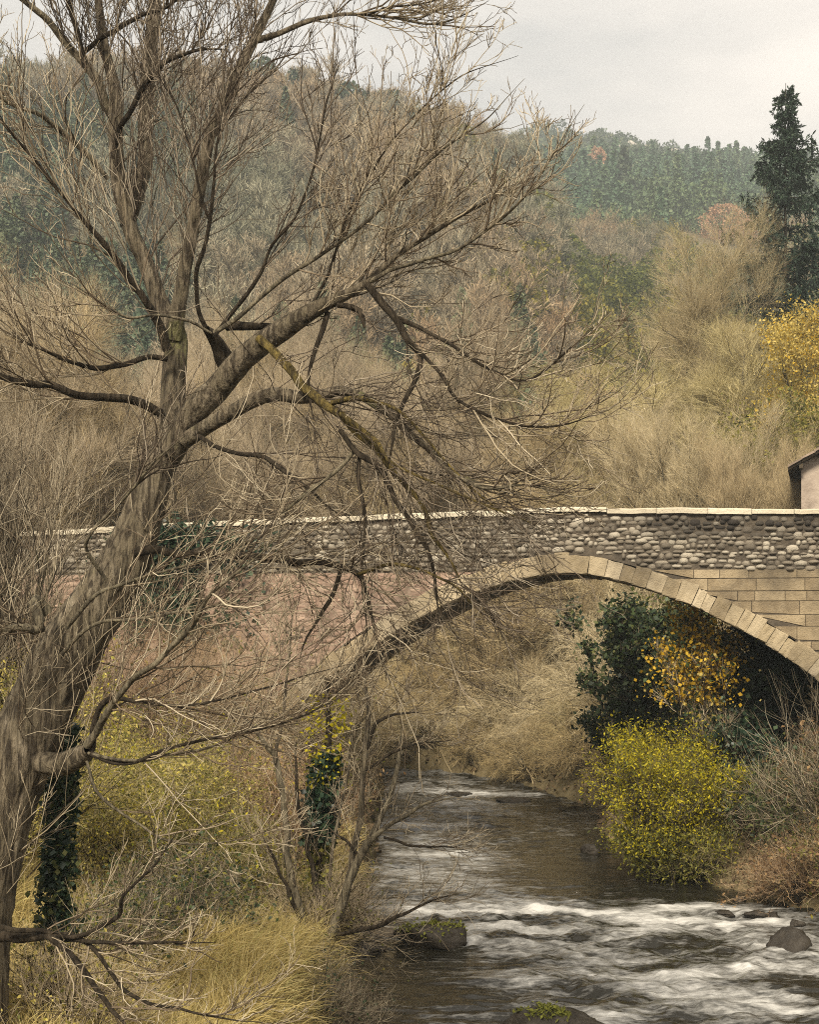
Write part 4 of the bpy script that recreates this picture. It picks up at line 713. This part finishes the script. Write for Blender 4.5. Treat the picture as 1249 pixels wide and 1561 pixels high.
bramble('red brown brush behind the leaning stems', -1.9, 22.0, 228, 1.7, 24, 'twig_red', (('leaf_brown', 1500, .06, .6, None, None, .06), ('leaf_olive', 700, .055, .5, None, None, .05)), 'russet_brush', sp=.6, s=1.1)
bramble('tall russet brush against the pink bridge wall', -4.3, 26.3, 229, 3.0, 26, 'twig_red', (('leaf_brown', 900, .06, .6, None, None, .08),), 'russet_brush', sp=.5, s=1.6)
bramble('russet brush against the bridge wall behind the leaning trunk', -6.4, 25.6, 230, 2.6, 26, 'twig_red', (('leaf_brown', 1200, .06, .6, None, None, .08), ('leaf_yellow', 700, .06, .5, None, None, .08)), 'russet_brush', sp=.5, s=1.6)
bramble('thin twiggy brush hiding the left haunch of the arch', -3.0, 26.2, 231, 3.4, 22, 'twig_far', (('leaf_olive', 600, .06, .6, None, None, .08),), 'russet_brush', sp=.42, s=1.6)
bramble('dark root tangle overhanging the river at the bank corner', -1.15, 17.6, 232, .55, 22, 'twig', (('leaf_green', 700, .05, .5, None, None, .04),), 'root_tangle')
bramble('dark tangle of twigs at the foot of the leaning stems', -1.1, 19.4, 233, .7, 20, 'twig_grey', (('leaf_olive', 500, .05, .5, None, None, .04),), 'root_tangle')
bramble('fine reddish brush veiling the middle of the pink bridge wall', -5.3, 27.4, 251, 3.6, 26, 'twig_red', (('leaf_brown', 500, .05, .6, None, None, .08),), 'russet_brush', sp=.4, s=1.7)
bramble('fine reddish brush veiling the pink bridge wall beside the arch', -3.9, 27.6, 252, 3.9, 26, 'twig_red', (('leaf_brown', 500, .05, .6, None, None, .08),), 'russet_brush', sp=.4, s=1.7)
bramble('short dry bramble at the foot of the ivy clad stem', -3.05, 12.7, 253, .7, 14, 'twig_grey', (('leaf_olive', 900, .04, .5, None, None, .05), ('leaf_straw', 700, .04, .5, None, None, .05)))
# bare thicket behind and left of the big tree
TH = [lvl(11, 2.0, .02, .5, .15, K=7), lvl(8, 1.0, .011, .55, .1, K=5, rt=.004), lvl(6, .5, .007, .55, .1, K=4, rt=.0035)]
tH, lvH = make_bare('thicket', 'tall bare thicket close behind the leaning trunk', 'bush', 241, 6.2, .05, 8, .2, TH, 'bark', 'twig', on_ground(-5.4, 19.2, -.1), .3, 'bare thicket left of the trunk')
dup(tH, 'bare thicket at the left edge with stems leaning away from the trunk', on_ground(-6.3, 17.5, -.1), 2.0, (1, 1, .95), 'bare thicket left of the trunk')
dup(tH, 'lower bare thicket between the trunk and the bridge', on_ground(-6.6, 23, -.1), 4.0, (1.1, 1.1, .9), 'bare thicket left of the trunk')

# ------------------------------------------------------------------ leaning stems at the bank corner, ivy stems
base = px(492, 1445, 18.9)
lt = thing('leaning_stems', 'cluster of slim pale leaning stems at the bank corner', 'tree', tuple(base))
ST = dict(n=18, ln=.9, n2=5, n3=2, r=.008)
for rows, a, b, mt, tw in [
    ([(470, 1440, 17), (462, 1412, 15), (446, 1330, 14), (432, 1240, 12), (420, 1160, 11), (402, 1128, 8), (375, 1095, 6), (350, 1060, 4)], 18.9, 18.6, 'bark_pale', dict(bias=(-.1, 0, .3), **ST)),
    ([(420, 1160, 7), (432, 1090, 6), (440, 1010, 4), (446, 930, 3)], 18.7, 18.5, 'bark', dict(bias=(0, 0, .4), **ST)),
    ([(500, 1448, 19), (512, 1408, 18), (530, 1355, 16), (552, 1300, 14), (568, 1280, 11), (600, 1255, 8), (650, 1225, 6), (705, 1212, 3)], 18.9, 18.2, 'bark_pale', dict(bias=(.3, 0, .1), **ST)),
    ([(506, 1440, 16), (520, 1385, 15), (538, 1310, 13), (549, 1240, 11), (556, 1160, 10), (561, 1110, 9), (557, 1050, 7), (555, 985, 4)], 19.0, 19.0, 'bark', dict(bias=(.1, 0, .4), **ST)),
    ([(560, 1140, 7), (572, 1108, 7), (600, 1090, 5), (640, 1085, 3)], 19.0, 18.8, 'bark_dark', dict(bias=(.2, 0, .2), **ST)),
    ([(558, 1175, 6), (590, 1150, 6), (630, 1135, 4), (690, 1128, 2)], 19.0, 18.7, 'bark_dark', dict(bias=(.2, 0, .2), **ST)),
    ([(545, 1300, 9), (575, 1262, 11), (598, 1200, 10), (608, 1165, 8), (612, 1110, 4)], 19.4, 19.8, 'bark_pale', None),
    ([(560, 1300, 5), (545, 1300, 6), (525, 1280, 5), (500, 1262, 3)], 18.8, 18.7, 'bark_dark', None),
    ([(505, 1425, 8), (540, 1418, 8), (580, 1408, 8), (622, 1388, 6), (665, 1370, 4), (700, 1362, 2)], 18.8, 18.0, 'bark_dark', dict(bias=(.25, 0, .1), **ST)),
    ([(585, 1275, 5), (630, 1288, 5), (680, 1290, 3), (720, 1298, 2)], 18.5, 18.1, 'bark_dark', dict(bias=(.25, 0, 0), **ST)),
    ([(480, 1440, 12), (484, 1380, 11), (470, 1300, 9), (455, 1230, 7), (450, 1130, 5)], 19.2, 19.6, 'bark_dark', dict(bias=(0, 0, .3), **ST)),
    ([(458, 1405, 8), (440, 1360, 7), (418, 1310, 5), (400, 1275, 3)], 18.8, 18.6, 'bark_dark', dict(bias=(-.2, 0, .2), **ST)),
    ([(490, 1440, 8), (500, 1340, 7), (512, 1260, 6), (530, 1180, 5), (540, 1080, 3)], 19.3, 19.7, 'bark', dict(bias=(0, 0, .3), **ST))]:
    limb('stem', rows, a, b, M[mt], lt, 7, tw)
base = px(478, 1430, 19.8)
it = thing('ivy_clad_stem', 'upright stem wrapped in dark ivy with pale yellow leaves at its top, by the river', 'tree', tuple(base))
o, P, rr = limb('stem', [(478, 1430, 14), (483, 1340, 14), (490, 1260, 16), (496, 1180, 15), (500, 1100, 11), (498, 1040, 7)], 19.8, 19.8, M['bark_dark'], it, 8, dict(n=22, ln=.8, n2=4, n3=2, r=.007))
rI = rng_(55)
def wrap(P, rr, n, f0, f1, rad, size, mat, parent, w=.8, hang=.5):
    f = (f0+(f1-f0)*rI.random(n))*(len(P)-1); i = np.minimum(f.astype(int), len(P)-2); q = P[i]+(P[i+1]-P[i])*(f-i)[:, None]-base; a = rI.random(n)*6.283; d = rad*(.35+.65*rI.random(n))*(.6+.8*vnoise(f*.35, a*1.2, 5))
    q = q+np.stack([np.cos(a)*d, np.sin(a)*d, (rI.random(n)-.5)*.1], 1); g = Geo(); g.leaves(q, size, rI, w, .2, hang); return g.build('ivy' if mat != 'leaf_yellow' else 'foliage', M[mat], parent)
wrap(P, rr, 3600, .38, .72, .22, .075, 'leaf_ivy', it); wrap(P, rr, 900, .05, .4, .2, .06, 'leaf_olive', it); wrap(P, rr, 520, .6, .95, .36, .06, 'leaf_yellow', it, .7)
base = px(84, 1420, 12.9)
it2 = thing('ivy_clad_stem', 'dark ivy clad stem standing close to the right of the leaning trunk', 'tree', tuple(base))
o, P, rr = limb('stem', [(80, 1680, 14), (84, 1450, 13), (86, 1350, 12), (90, 1250, 12), (92, 1160, 12), (96, 1110, 9)], 12.9, 12.6, M['bark'], it2, 8, None)
wrap(P, rr, 3000, .46, 1., .17, .055, 'leaf_ivy', it2); wrap(P, rr, 500, .40, .9, .2, .05, 'leaf_mid', it2)
# ivy hanging over the left part of the parapet
base = bw(face(285, 850)[0], -.1, 6.2)
iv = thing('parapet_ivy', 'dark green ivy spilling over the left part of the bridge parapet', 'ivy', tuple(base)); n = 9000
sv_ = np.where(rI.random(n) < .6, rI.normal(size=n)*.65, rI.normal(size=n)*.4-.55); zv = np.where(rI.random(n) < .5, rI.normal(size=n)*.22+.35, -rI.random(n)**1.2*2.0+.35); kp = fbm(sv_*1.6+8, zv*1.4, 3, 3) > .43
q = base+sv_[:, None]*BT+np.array((0, 0, 1.))*zv[:, None]-BA*(rI.random(n)**2*.35)[:, None]; q = q[kp]-base; g = Geo(); g.leaves(q, .10, rI, .8, .3, .4); g.build('foliage', M['leaf_ivy'], iv)
S = rI.normal(size=(70, 3))*np.array((.6, .05, .25)); St = S[:, :1]*BT+S[:, 2:]*np.array((0, 0, 1.))+np.array((0, 0, .3)); A = grow(St, np.array([[.1, -.5, .3]])+rI.normal(size=(70, 3))*.5, .6+1.2*rI.random(70), 9, .2, (0, 0, -.16), rI); g = Geo(); g.tubes(A, taper(np.full(70, .010), np.full(70, .004), 9), 3); g.build('tendrils', M['twig'], iv)

# ------------------------------------------------------------------ conifers and the yellow tree at the right
def needles(g, P, D, size, r, w=.3):
    n = len(P); d = nrm(D+r.normal(size=(n, 3))*.45); b = nrm(np.cross(d, r.normal(size=(n, 3)))); s_ = size*(.6+.8*r.random((n, 1))); h = s_*w*.5
    g.add(np.stack([P-b*h*.6, P+d*s_*.6-b*h, P+d*s_, P+d*s_*.5+b*h], 1).reshape(-1, 3), np.arange(n*4).reshape(n, 4))
def spruce(label, loc, H, seed, Rb=3.0):
    r = rng_(seed); t = thing('spruce_tree', label, 'tree', tuple(loc)); zs = np.linspace(0, H, 30); P = np.zeros((1, 30, 3)); P[0, :, 2] = zs; P[0, :, :2] = np.cumsum(r.normal(size=(30, 2))*.015, 0); g = Geo(); g.tubes(P, (.20*(1-zs/H)+.012)[None], 9, .1, 3)
    S, D, Ls = [], [], []; z = 1.5
    while z < H-.25:
        f = z/H; n = r.integers(4, 7); a0 = r.random()*6.28; Lz = Rb*(1-f)**1.02+.14
        for k in range(n):
            a = a0+k*6.283/n+r.normal()*.3; S.append((0, 0, z+r.normal()*.08)); up = -.12+.5*f+r.normal()*.1; D.append((math.cos(a), math.sin(a), up)); Ls.append(Lz*r.choice([.6, .85, 1., 1.1])*r.uniform(.8, 1.1))
        z += (.42 if f < .8 else .28)*r.uniform(.8, 1.25)
    A = grow(np.array(S), np.array(D), np.array(Ls), 10, .07, (0, 0, -.06), r, (0, 0, .10)); rr = taper(.012+.011*np.array(Ls), np.full(len(Ls), .006), 10); g.tubes(A, rr, 4); g.build('trunk', M['bark_dark'], t)
    cnt = np.maximum(5, (np.array(Ls)*15).astype(int)); S2, D2, t2, r2, ip = spawn(A, rr, cnt, .12, 1., 1.0, .25, r, (0, 0, -.35)); le = (.22+.40*r.random(len(t2)))*np.minimum(1, .35+np.array(Ls)[ip]/2.2)*(1.15-.5*t2); B = grow(S2, D2, le, 5, .1, (0, 0, -.16), r)
    g = Geo()
    for k, m in ((4, B), (7, A)):
        nb = len(m)*(16 if k == 4 else 22); i = r.integers(0, len(m), nb); f = r.random(nb)*(m.shape[1]-1.01); j = f.astype(int); fr = (f-j)[:, None]; q = m[i, j]*(1-fr)+m[i, j+1]*fr; needles(g, q, nrm(m[i, j+1]-m[i, j])+np.array((0, 0, -.25)), .15, r, .34)
    g.build('crown', M['needle'], t); return t
spruce('tall dark green spruce at the right edge above the house', on_ground(*px(1200, 0, 62)[:2], -.3), 22.3, 301, 8.4)
YT = [lvl(12, 2.6, .04, .7, .2, K=7), lvl(10, 1.2, .02, .6, .15, K=5), lvl(7, .6, .01, .6, .1, K=4, rt=.006)]
leafy('yellow_tree', 'yellow leaved tree at the right edge in front of the spruce', 'tree', 302, on_ground(*px(1250, 0, 50)[:2], -.3), 10.4, 4, .18, YT, 'twig_olive', [('leaf_dull', 26000, .095, .6, 5.0, None, .25), ('leaf_gold', 4500, .095, .6, 4.6, None, .25), ('leaf_olive', 8000, .12, .6, 2.0, 6.8, .25)], .12)
leafy('olive_tree', 'olive leaved tree between the olive bare tree and the yellow tree', 'tree', 303, on_ground(*px(1190, 0, 47)[:2], -.3), 6.6, 5, .2, YT, 'twig_olive', [('leaf_olive', 8000, .13, .5, 1.5, None, .2), ('leaf_green', 3500, .13, .5, .5, 4.0, .2)], .1)
leafy('dark_shrub', 'dark green shrub in the corner left of the house wall', 'bush', 304, on_ground(*px(1186, 0, 40.5)[:2], -.2), 3.2, 6, .3, IV(.6), 'twig_grey', [('leaf_green', 6000, .1, .6, .2, None, .1)])

# ------------------------------------------------------------------ wooded hillsides
def hill_at(u, v):
    """where the sight line of a photo point meets the hillside"""
    y = np.geomspace(90, 700, 3000); x = (u-624.5)/F*y; z = CAMZ+(HOR-v)/F*y; h = height(x, y); k = np.argmax(h > z); return np.array((x[k], y[k], h[k]))
def bare_proto(seed, H, n1=26, n2=9, n3=5):
    r = rng_(seed); lv = branch_tree(r, H, .14, nst=2, spread=.1, levels=[lvl(n1//2, H*.36, .07, .7, .2, K=4), lvl(n2, H*.17, .045, .65, .15, K=3, rt=.024), lvl(n3, H*.09, .035, .6, .1, K=3, rt=.022)], K0=6); g = Geo()
    for P, Rr in lv: g.ribbons(P, np.maximum(Rr, .022), r)
    return np.concatenate(g.V), np.concatenate(g.Q)
def puff_proto(seed, H, W, n, size, conic, low=.25):
    r = rng_(seed); ph = r.random(n)*6.283; f = r.random(n)**(.75 if conic else 1.); z = low*H+f*(1-low)*H; prof = (1-f)**.8 if conic else np.sqrt(np.clip(1-(2*f-1)**2, 0, 1))*.95+.05
    rad = W*prof*(.55+.45*r.random(n))*(.75+.5*vnoise(ph*1.6, z*1.1, seed)); P = np.stack([np.cos(ph)*rad, np.sin(ph)*rad, z], 1); g = Geo(); g.leaves(P, size, r, .8, .6, .3 if conic else 0)
    P0 = np.zeros((1, 4, 3)); P0[0, :, 2] = np.linspace(0, H*.8, 4); g.tubes(P0, np.array([[.16, .13, .1, .05]]), 4); return np.concatenate(g.V), np.concatenate(g.Q)
def tile(protos, pos, r, smin=.75, smax=1.25):
    g = Geo(); g.tint = []; w = r.integers(0, len(protos), len(pos))
    for k, (V, Q) in enumerate(protos):
        s_ = pos[w == k]; m = len(s_)
        if not m: continue
        a = r.random(m)*6.283; c, sn = np.cos(a)[:, None], np.sin(a)[:, None]; sc = (smin+(smax-smin)*r.random(m))[:, None]; sz = sc*(.85+.3*r.random(m))[:, None]
        X = (V[None, :, 0]*c-V[None, :, 1]*sn)*sc+s_[:, :1]; Y = (V[None, :, 0]*sn+V[None, :, 1]*c)*sc+s_[:, 1:2]; Z = V[None, :, 2]*sz+s_[:, 2:3]
        g.tint.append(np.repeat(np.clip(.35*r.random(m)+.9*(fbm(s_[:, 0]*.045, s_[:, 1]*.04, 77, 3)-.5)+.33, 0, 1), len(V)))
        g.add(np.stack([X, Y, Z], -1).reshape(-1, 3), (Q[None]+(np.arange(m)*len(V))[:, None, None]).reshape(-1, 4))
    return g
def scatter(n, y0, y1, u0, u1, r, keep=None):
    y = np.sqrt(r.random(n)*(y1*y1-y0*y0)+y0*y0); X = (u0+(u1-u0)*r.random(n)-624.5)/F; x = X*y; z = height(x, y)-.4; p = np.stack([x, y, z], 1)
    return p if keep is None else p[keep(p)]
rh = rng_(400); U_ = lambda p: 624.5+F*p[:, 0]/p[:, 1]; V_ = lambda p: HOR-F*(p[:, 2]-CAMZ)/p[:, 1]
def on_left(p): return U_(p) < np.interp(p[:, 1], [90, 235], [830, 830])
b1 = [bare_proto(410+k, 9.5) for k in range(4)]; pinesN = [puff_proto(420+k, 9, 1.9, 1100, .3, True, .15) for k in range(3)]; oaksN = [puff_proto(430+k, 7, 2.6, 420, .55, False, .15) for k in range(3)]
pines = [puff_proto(440+k, 10.5, 2.1, 400, .55, True, .12) for k in range(3)]; oaks = [puff_proto(450+k, 7.5, 3.2, 400, .6, False, .1) for k in range(3)]; oaksM = [puff_proto(460+k, 7., 2.8, 700, .36, False, .1) for k in range(3)]
pL = scatter(980, 84, 236, -160, 860, rh)
mixn = fbm(pL[:, 0]*.03, pL[:, 1]*.02, 5, 3)+.15*rh.random(len(pL))
isP = (mixn+.22*ss(480, 120, U_(pL)) > .615) & (pL[:, 1] < 200)
def tinted(key, cols):
    """the kinds of tree in a wood differ in colour: one tint for each tree"""
    m = M[key].copy(); m.name = key+'_wood'; nt = m.node_tree; p = [n for n in nt.nodes if n.type == 'BSDF_PRINCIPLED'][0]; src = p.inputs['Base Color'].links[0].from_socket; at = N_(nt, 'ShaderNodeAttribute', attribute_name='tint')
    c = mixc(nt, 1., src, ramp(nt, at.outputs['Fac'], cols), 'MULTIPLY')
    for l in list(src.links):
        if l.to_node != c.node: t_ = l.to_socket; nt.links.new(c, t_)
    return m
M['w_twig_hill'] = tinted('twig_hill', [(.1, (.58, .68, .60)), (.35, (.88, .95, .86)), (.6, (1.0, .93, .82)), (.85, (1.15, .97, .76))])
M['w_twig_far'] = tinted('twig_hill', [(.1, (.66, .72, .58)), (.4, (1., .97, .85)), (.65, (1.2, .95, .72)), (.9, (.85, .95, .75))])
M['pine_near'] = leaf_mat('near_pine_needle', [(0, (.03, .048, .03)), (.55, (.075, .10, .06)), (1, (.14, .165, .10))], .15)
for k_ in ('pine', 'pine_near', 'pine_dark', 'leaf_olive'): M['w_'+k_] = tinted(k_, [(.1, (.6, .72, .72)), (.35, (.9, 1., .95)), (.6, (1.15, 1.05, .85)), (.9, (1.3, 1.2, .9))])
def forest(g, name, mk, label):
    o = g.build(name, M['w_'+mk if 'w_'+mk in M else mk], None, False, {'tint': np.concatenate(g.tint)}); tag(o, label, 'woods', kind='stuff')
forest(tile(b1, pL[~isP], rh), 'bare_woods', 'twig_hill', 'leafless grey brown woods covering the near left hillside')
forest(tile(pinesN, pL[isP], rh), 'pine_woods', 'pine_near', 'green pines standing among the leafless woods of the left hillside')
pR = scatter(1250, 88, 300, 640, 1330, rh, lambda p: p[:, 2] > 6)
ho = hill_at(1104, 372); pR = pR[~((np.abs(U_(pR)-1104) < 72) & (pR[:, 1] > ho[1]-75) & (pR[:, 1] < ho[1]+8))]; nR = fbm(pR[:, 0]*.035, pR[:, 1]*.03, 15, 3); gR = nR > .60
forest(tile(b1[:2], pR[~gR][:520], rh, .7, 1.05), 'bare_woods', 'twig_far', 'brown leafless woods on the lower slope below the far hill')
forest(tile(oaksM, np.concatenate([pR[gR], pR[~gR][520:]]), rh), 'oak_woods', 'leaf_olive', 'muted olive evergreen woods on the lower slope below the far hill')
pF = scatter(3300, 285, 640, 560, 1330, rh); pF = pF[~((np.abs(U_(pF)-1104) < 72) & (pF[:, 1] > ho[1]-75) & (pF[:, 1] < ho[1]+8))]; rowF = V_(pF); edge = rowF < 276+50*(fbm(pF[:, 0]*.02, pF[:, 1]*.01, 8, 3)-.5)
forest(tile(pines+oaks[:2], pF[~edge], rh, .6, 1.45), 'pine_woods', 'pine', 'blue green pine forest on the far hill')
forest(tile(oaks, pF[edge], rh, .6, 1.4), 'oak_woods', 'pine_dark', 'dark rounded evergreens along the top of the far hill')
# single trees that stand out on the hills
def single(name, label, V, Q, mat, loc, s, rz, group=None):
    o = mesh_quads(name, V, Q, M[mat], None, False); o.location = loc; o.scale = (s, s, s); o.rotation_euler = (0, 0, rz); tag(o, label, 'tree', group); return o
V, Q = puff_proto(471, 9, 5.6, 2600, .42, False, .08); hp = ho; single('orange_tree', 'large orange brown autumn tree on the slope left of the spruce top', V, Q, 'leaf_orange', hp+np.array((0, 0, -.5)), 1.0, .2)
hp = ho+np.array((5.5, -5, -2.2)); single('orange_tree', 'smaller orange brown autumn tree close to the spruce', V, Q, 'leaf_orange', hp, .75, 2.2)
V, Q = puff_proto(472, 8, 2.0, 420, .7, False, .1); hp = hill_at(908, 305); single('orange_tree', 'small isolated orange tree at the foot of the far pine forest', V, Q, 'leaf_orange', hp+np.array((0, -4, 3)), 1.3, 1.)
V, Q = puff_proto(473, 13, 2.8, 900, .8, True, .08); hp = hill_at(952, 330); single('fir_tree', 'dark fir standing at the lower edge of the far pine forest', V, Q, 'pine_dark', hp, 1.3, 1.)
V, Q = puff_proto(474, 11, 3.4, 1400, .6, False, .35)
for i, (u, v, s) in enumerate([(400, 140, .72), (460, 146, .66), (428, 150, .45), (500, 158, .5), (532, 160, .6), (560, 168, .55), (590, 172, .62), (622, 182, .5), (655, 190, .55), (690, 202, .5), (722, 212, .45), (745, 220, .42), (345, 128, .6), (290, 118, .6), (380, 135, .4)]):
    y = 228.; x = (u-624.5)/F*y; s *= 1.5; o = single('ridge_pine', 'dark rounded pine on the skyline of the left hill', V, Q, 'pine_dark', (x, y, float(height(np.array([x]), np.array([y]))[0])-.6), s, i*1.1, 'pines along the left ridge') if i == 0 else o
    if i:
        c = o.copy(); COL.objects.link(c); c.location = (x, y, float(height(np.array([x]), np.array([y]))[0])-.6); c.scale = (s*1.05, s, s); c.rotation_euler = (0, 0, i*1.1); c['label'] = o['label']; c['group'] = o['group']
for i, (u, v, a, b) in enumerate([(792, 252, 3, 3), (935, 253, 3.5, 2.2), (985, 256, 3, 2), (1025, 260, 2.5, 1.6), (958, 250, 3, 2)]):
    hp = hill_at(u, v); rock('cliff', 'pale limestone outcrop showing among the evergreens of the far hilltop', hp+np.array((0, -6, 5)), a, 3, b, 60+i, 'limestone', cat='cliff', group='outcrops on the far hill')

# ------------------------------------------------------------------ grass, litter
rg = rng_(500)
def blades(n, x, y, ln, wd, lean, mat, name, label, cat, droop=1.1):
    z = height(x, y); S = np.stack([x, y, z-.02], 1); D = np.stack([rg.normal(size=n)*lean, rg.normal(size=n)*lean, np.ones(n)], 1); cl = fbm(x*1.7, y*1.7, 61, 3)
    P = grow(S, D, ln*(.45+.8*rg.random(n))*(.55+.9*cl), 5, .10, (.02, 0, -.05*droop), rg, np.array((.03, -.02, -.38*droop))); Rr = np.broadcast_to(wd*np.array([.8, 1, .9, .6, .15])[None], (n, 5))*(.6+.8*rg.random((n, 1)))
    g = Geo(); g.ribbons(P, Rr, rg); return tag(g.build(name, M[mat], None, True), label, cat, kind='stuff')
def land_pts(n, x0, x1, y0, y1, keep):
    x = x0+(x1-x0)*rg.random(n); y = y0+(y1-y0)*rg.random(n); dl = np.interp(y, _yl, _xl)-x; dr = x-np.interp(y, _yr, _xr); k = keep(x, y, dl, dr); return x[k], y[k]
x, y = land_pts(200000, -6.5, -.5, 11.5, 20.5, lambda x, y, dl, dr: (dl > .12) & (fbm(x*1.1, y*1.1, 71, 3) > .27) & (y < 19.6+x*.0))
blades(len(x), x, y, .52, .0045, .5, 'grass', 'dry_grass', 'golden dry grass covering the near left bank', 'grass')
x, y = land_pts(60000, -9, 0, 19, 28, lambda x, y, dl, dr: (dl > .2) & (fbm(x*.9, y*.9, 72, 3) > .42))
blades(len(x), x, y, .5, .005, .6, 'grass', 'dry_grass', 'thin straw coloured grass on the bank below the bridge', 'grass')
x, y = land_pts(50000, 3, 12, 20, 48, lambda x, y, dl, dr: (dr > .15) & (fbm(x*.9, y*.9, 73, 3) > .45))
blades(len(x), x, y, .4, .006, .7, 'litter', 'undergrowth', 'brown withered undergrowth on the right bank', 'undergrowth', 1.2)
x, y = land_pts(150000, -14, 12, 11, 76, lambda x, y, dl, dr: ((dl > .05) | (dr > .05)))
g = Geo(); P = np.stack([x, y, height(x, y)+.03], 1); g.leaves(P+rg.normal(size=P.shape)*.03, .13, rg, .7, 1.2); tag(g.build('fallen_leaves', M['litter'], None, False), 'fallen leaves and brown litter strewn over the banks', 'leaves', kind='stuff')
x, y = land_pts(160000, -45, 45, 44, 100, lambda x, y, dl, dr: ((dl > .1) | (dr > .1)))
blades(len(x), x, y, 1.1, .013, .5, 'twig_far', 'undergrowth', 'brown twiggy undergrowth beneath the trees beyond the bridge', 'undergrowth', .5)

# ------------------------------------------------------------------ hazy air
HAZE = True
if HAZE:
    m, nt = newmat('haze_air'); v = N_(nt, 'ShaderNodeVolumePrincipled'); v.inputs['Color'].default_value = (.84, .92, .92, 1); v.inputs['Density'].default_value = .0008; v.inputs['Anisotropy'].default_value = .2
    o = N_(nt, 'ShaderNodeOutputMaterial'); nt.links.new(v.outputs['Volume'], o.inputs['Volume'])
    g = Geo(); g.box((0, 400, 130), (900, 0, 0), (0, 460, 0), (0, 0, 136)); hz = g.build('haze', m, None, False); tag(hz, kind='stuff')
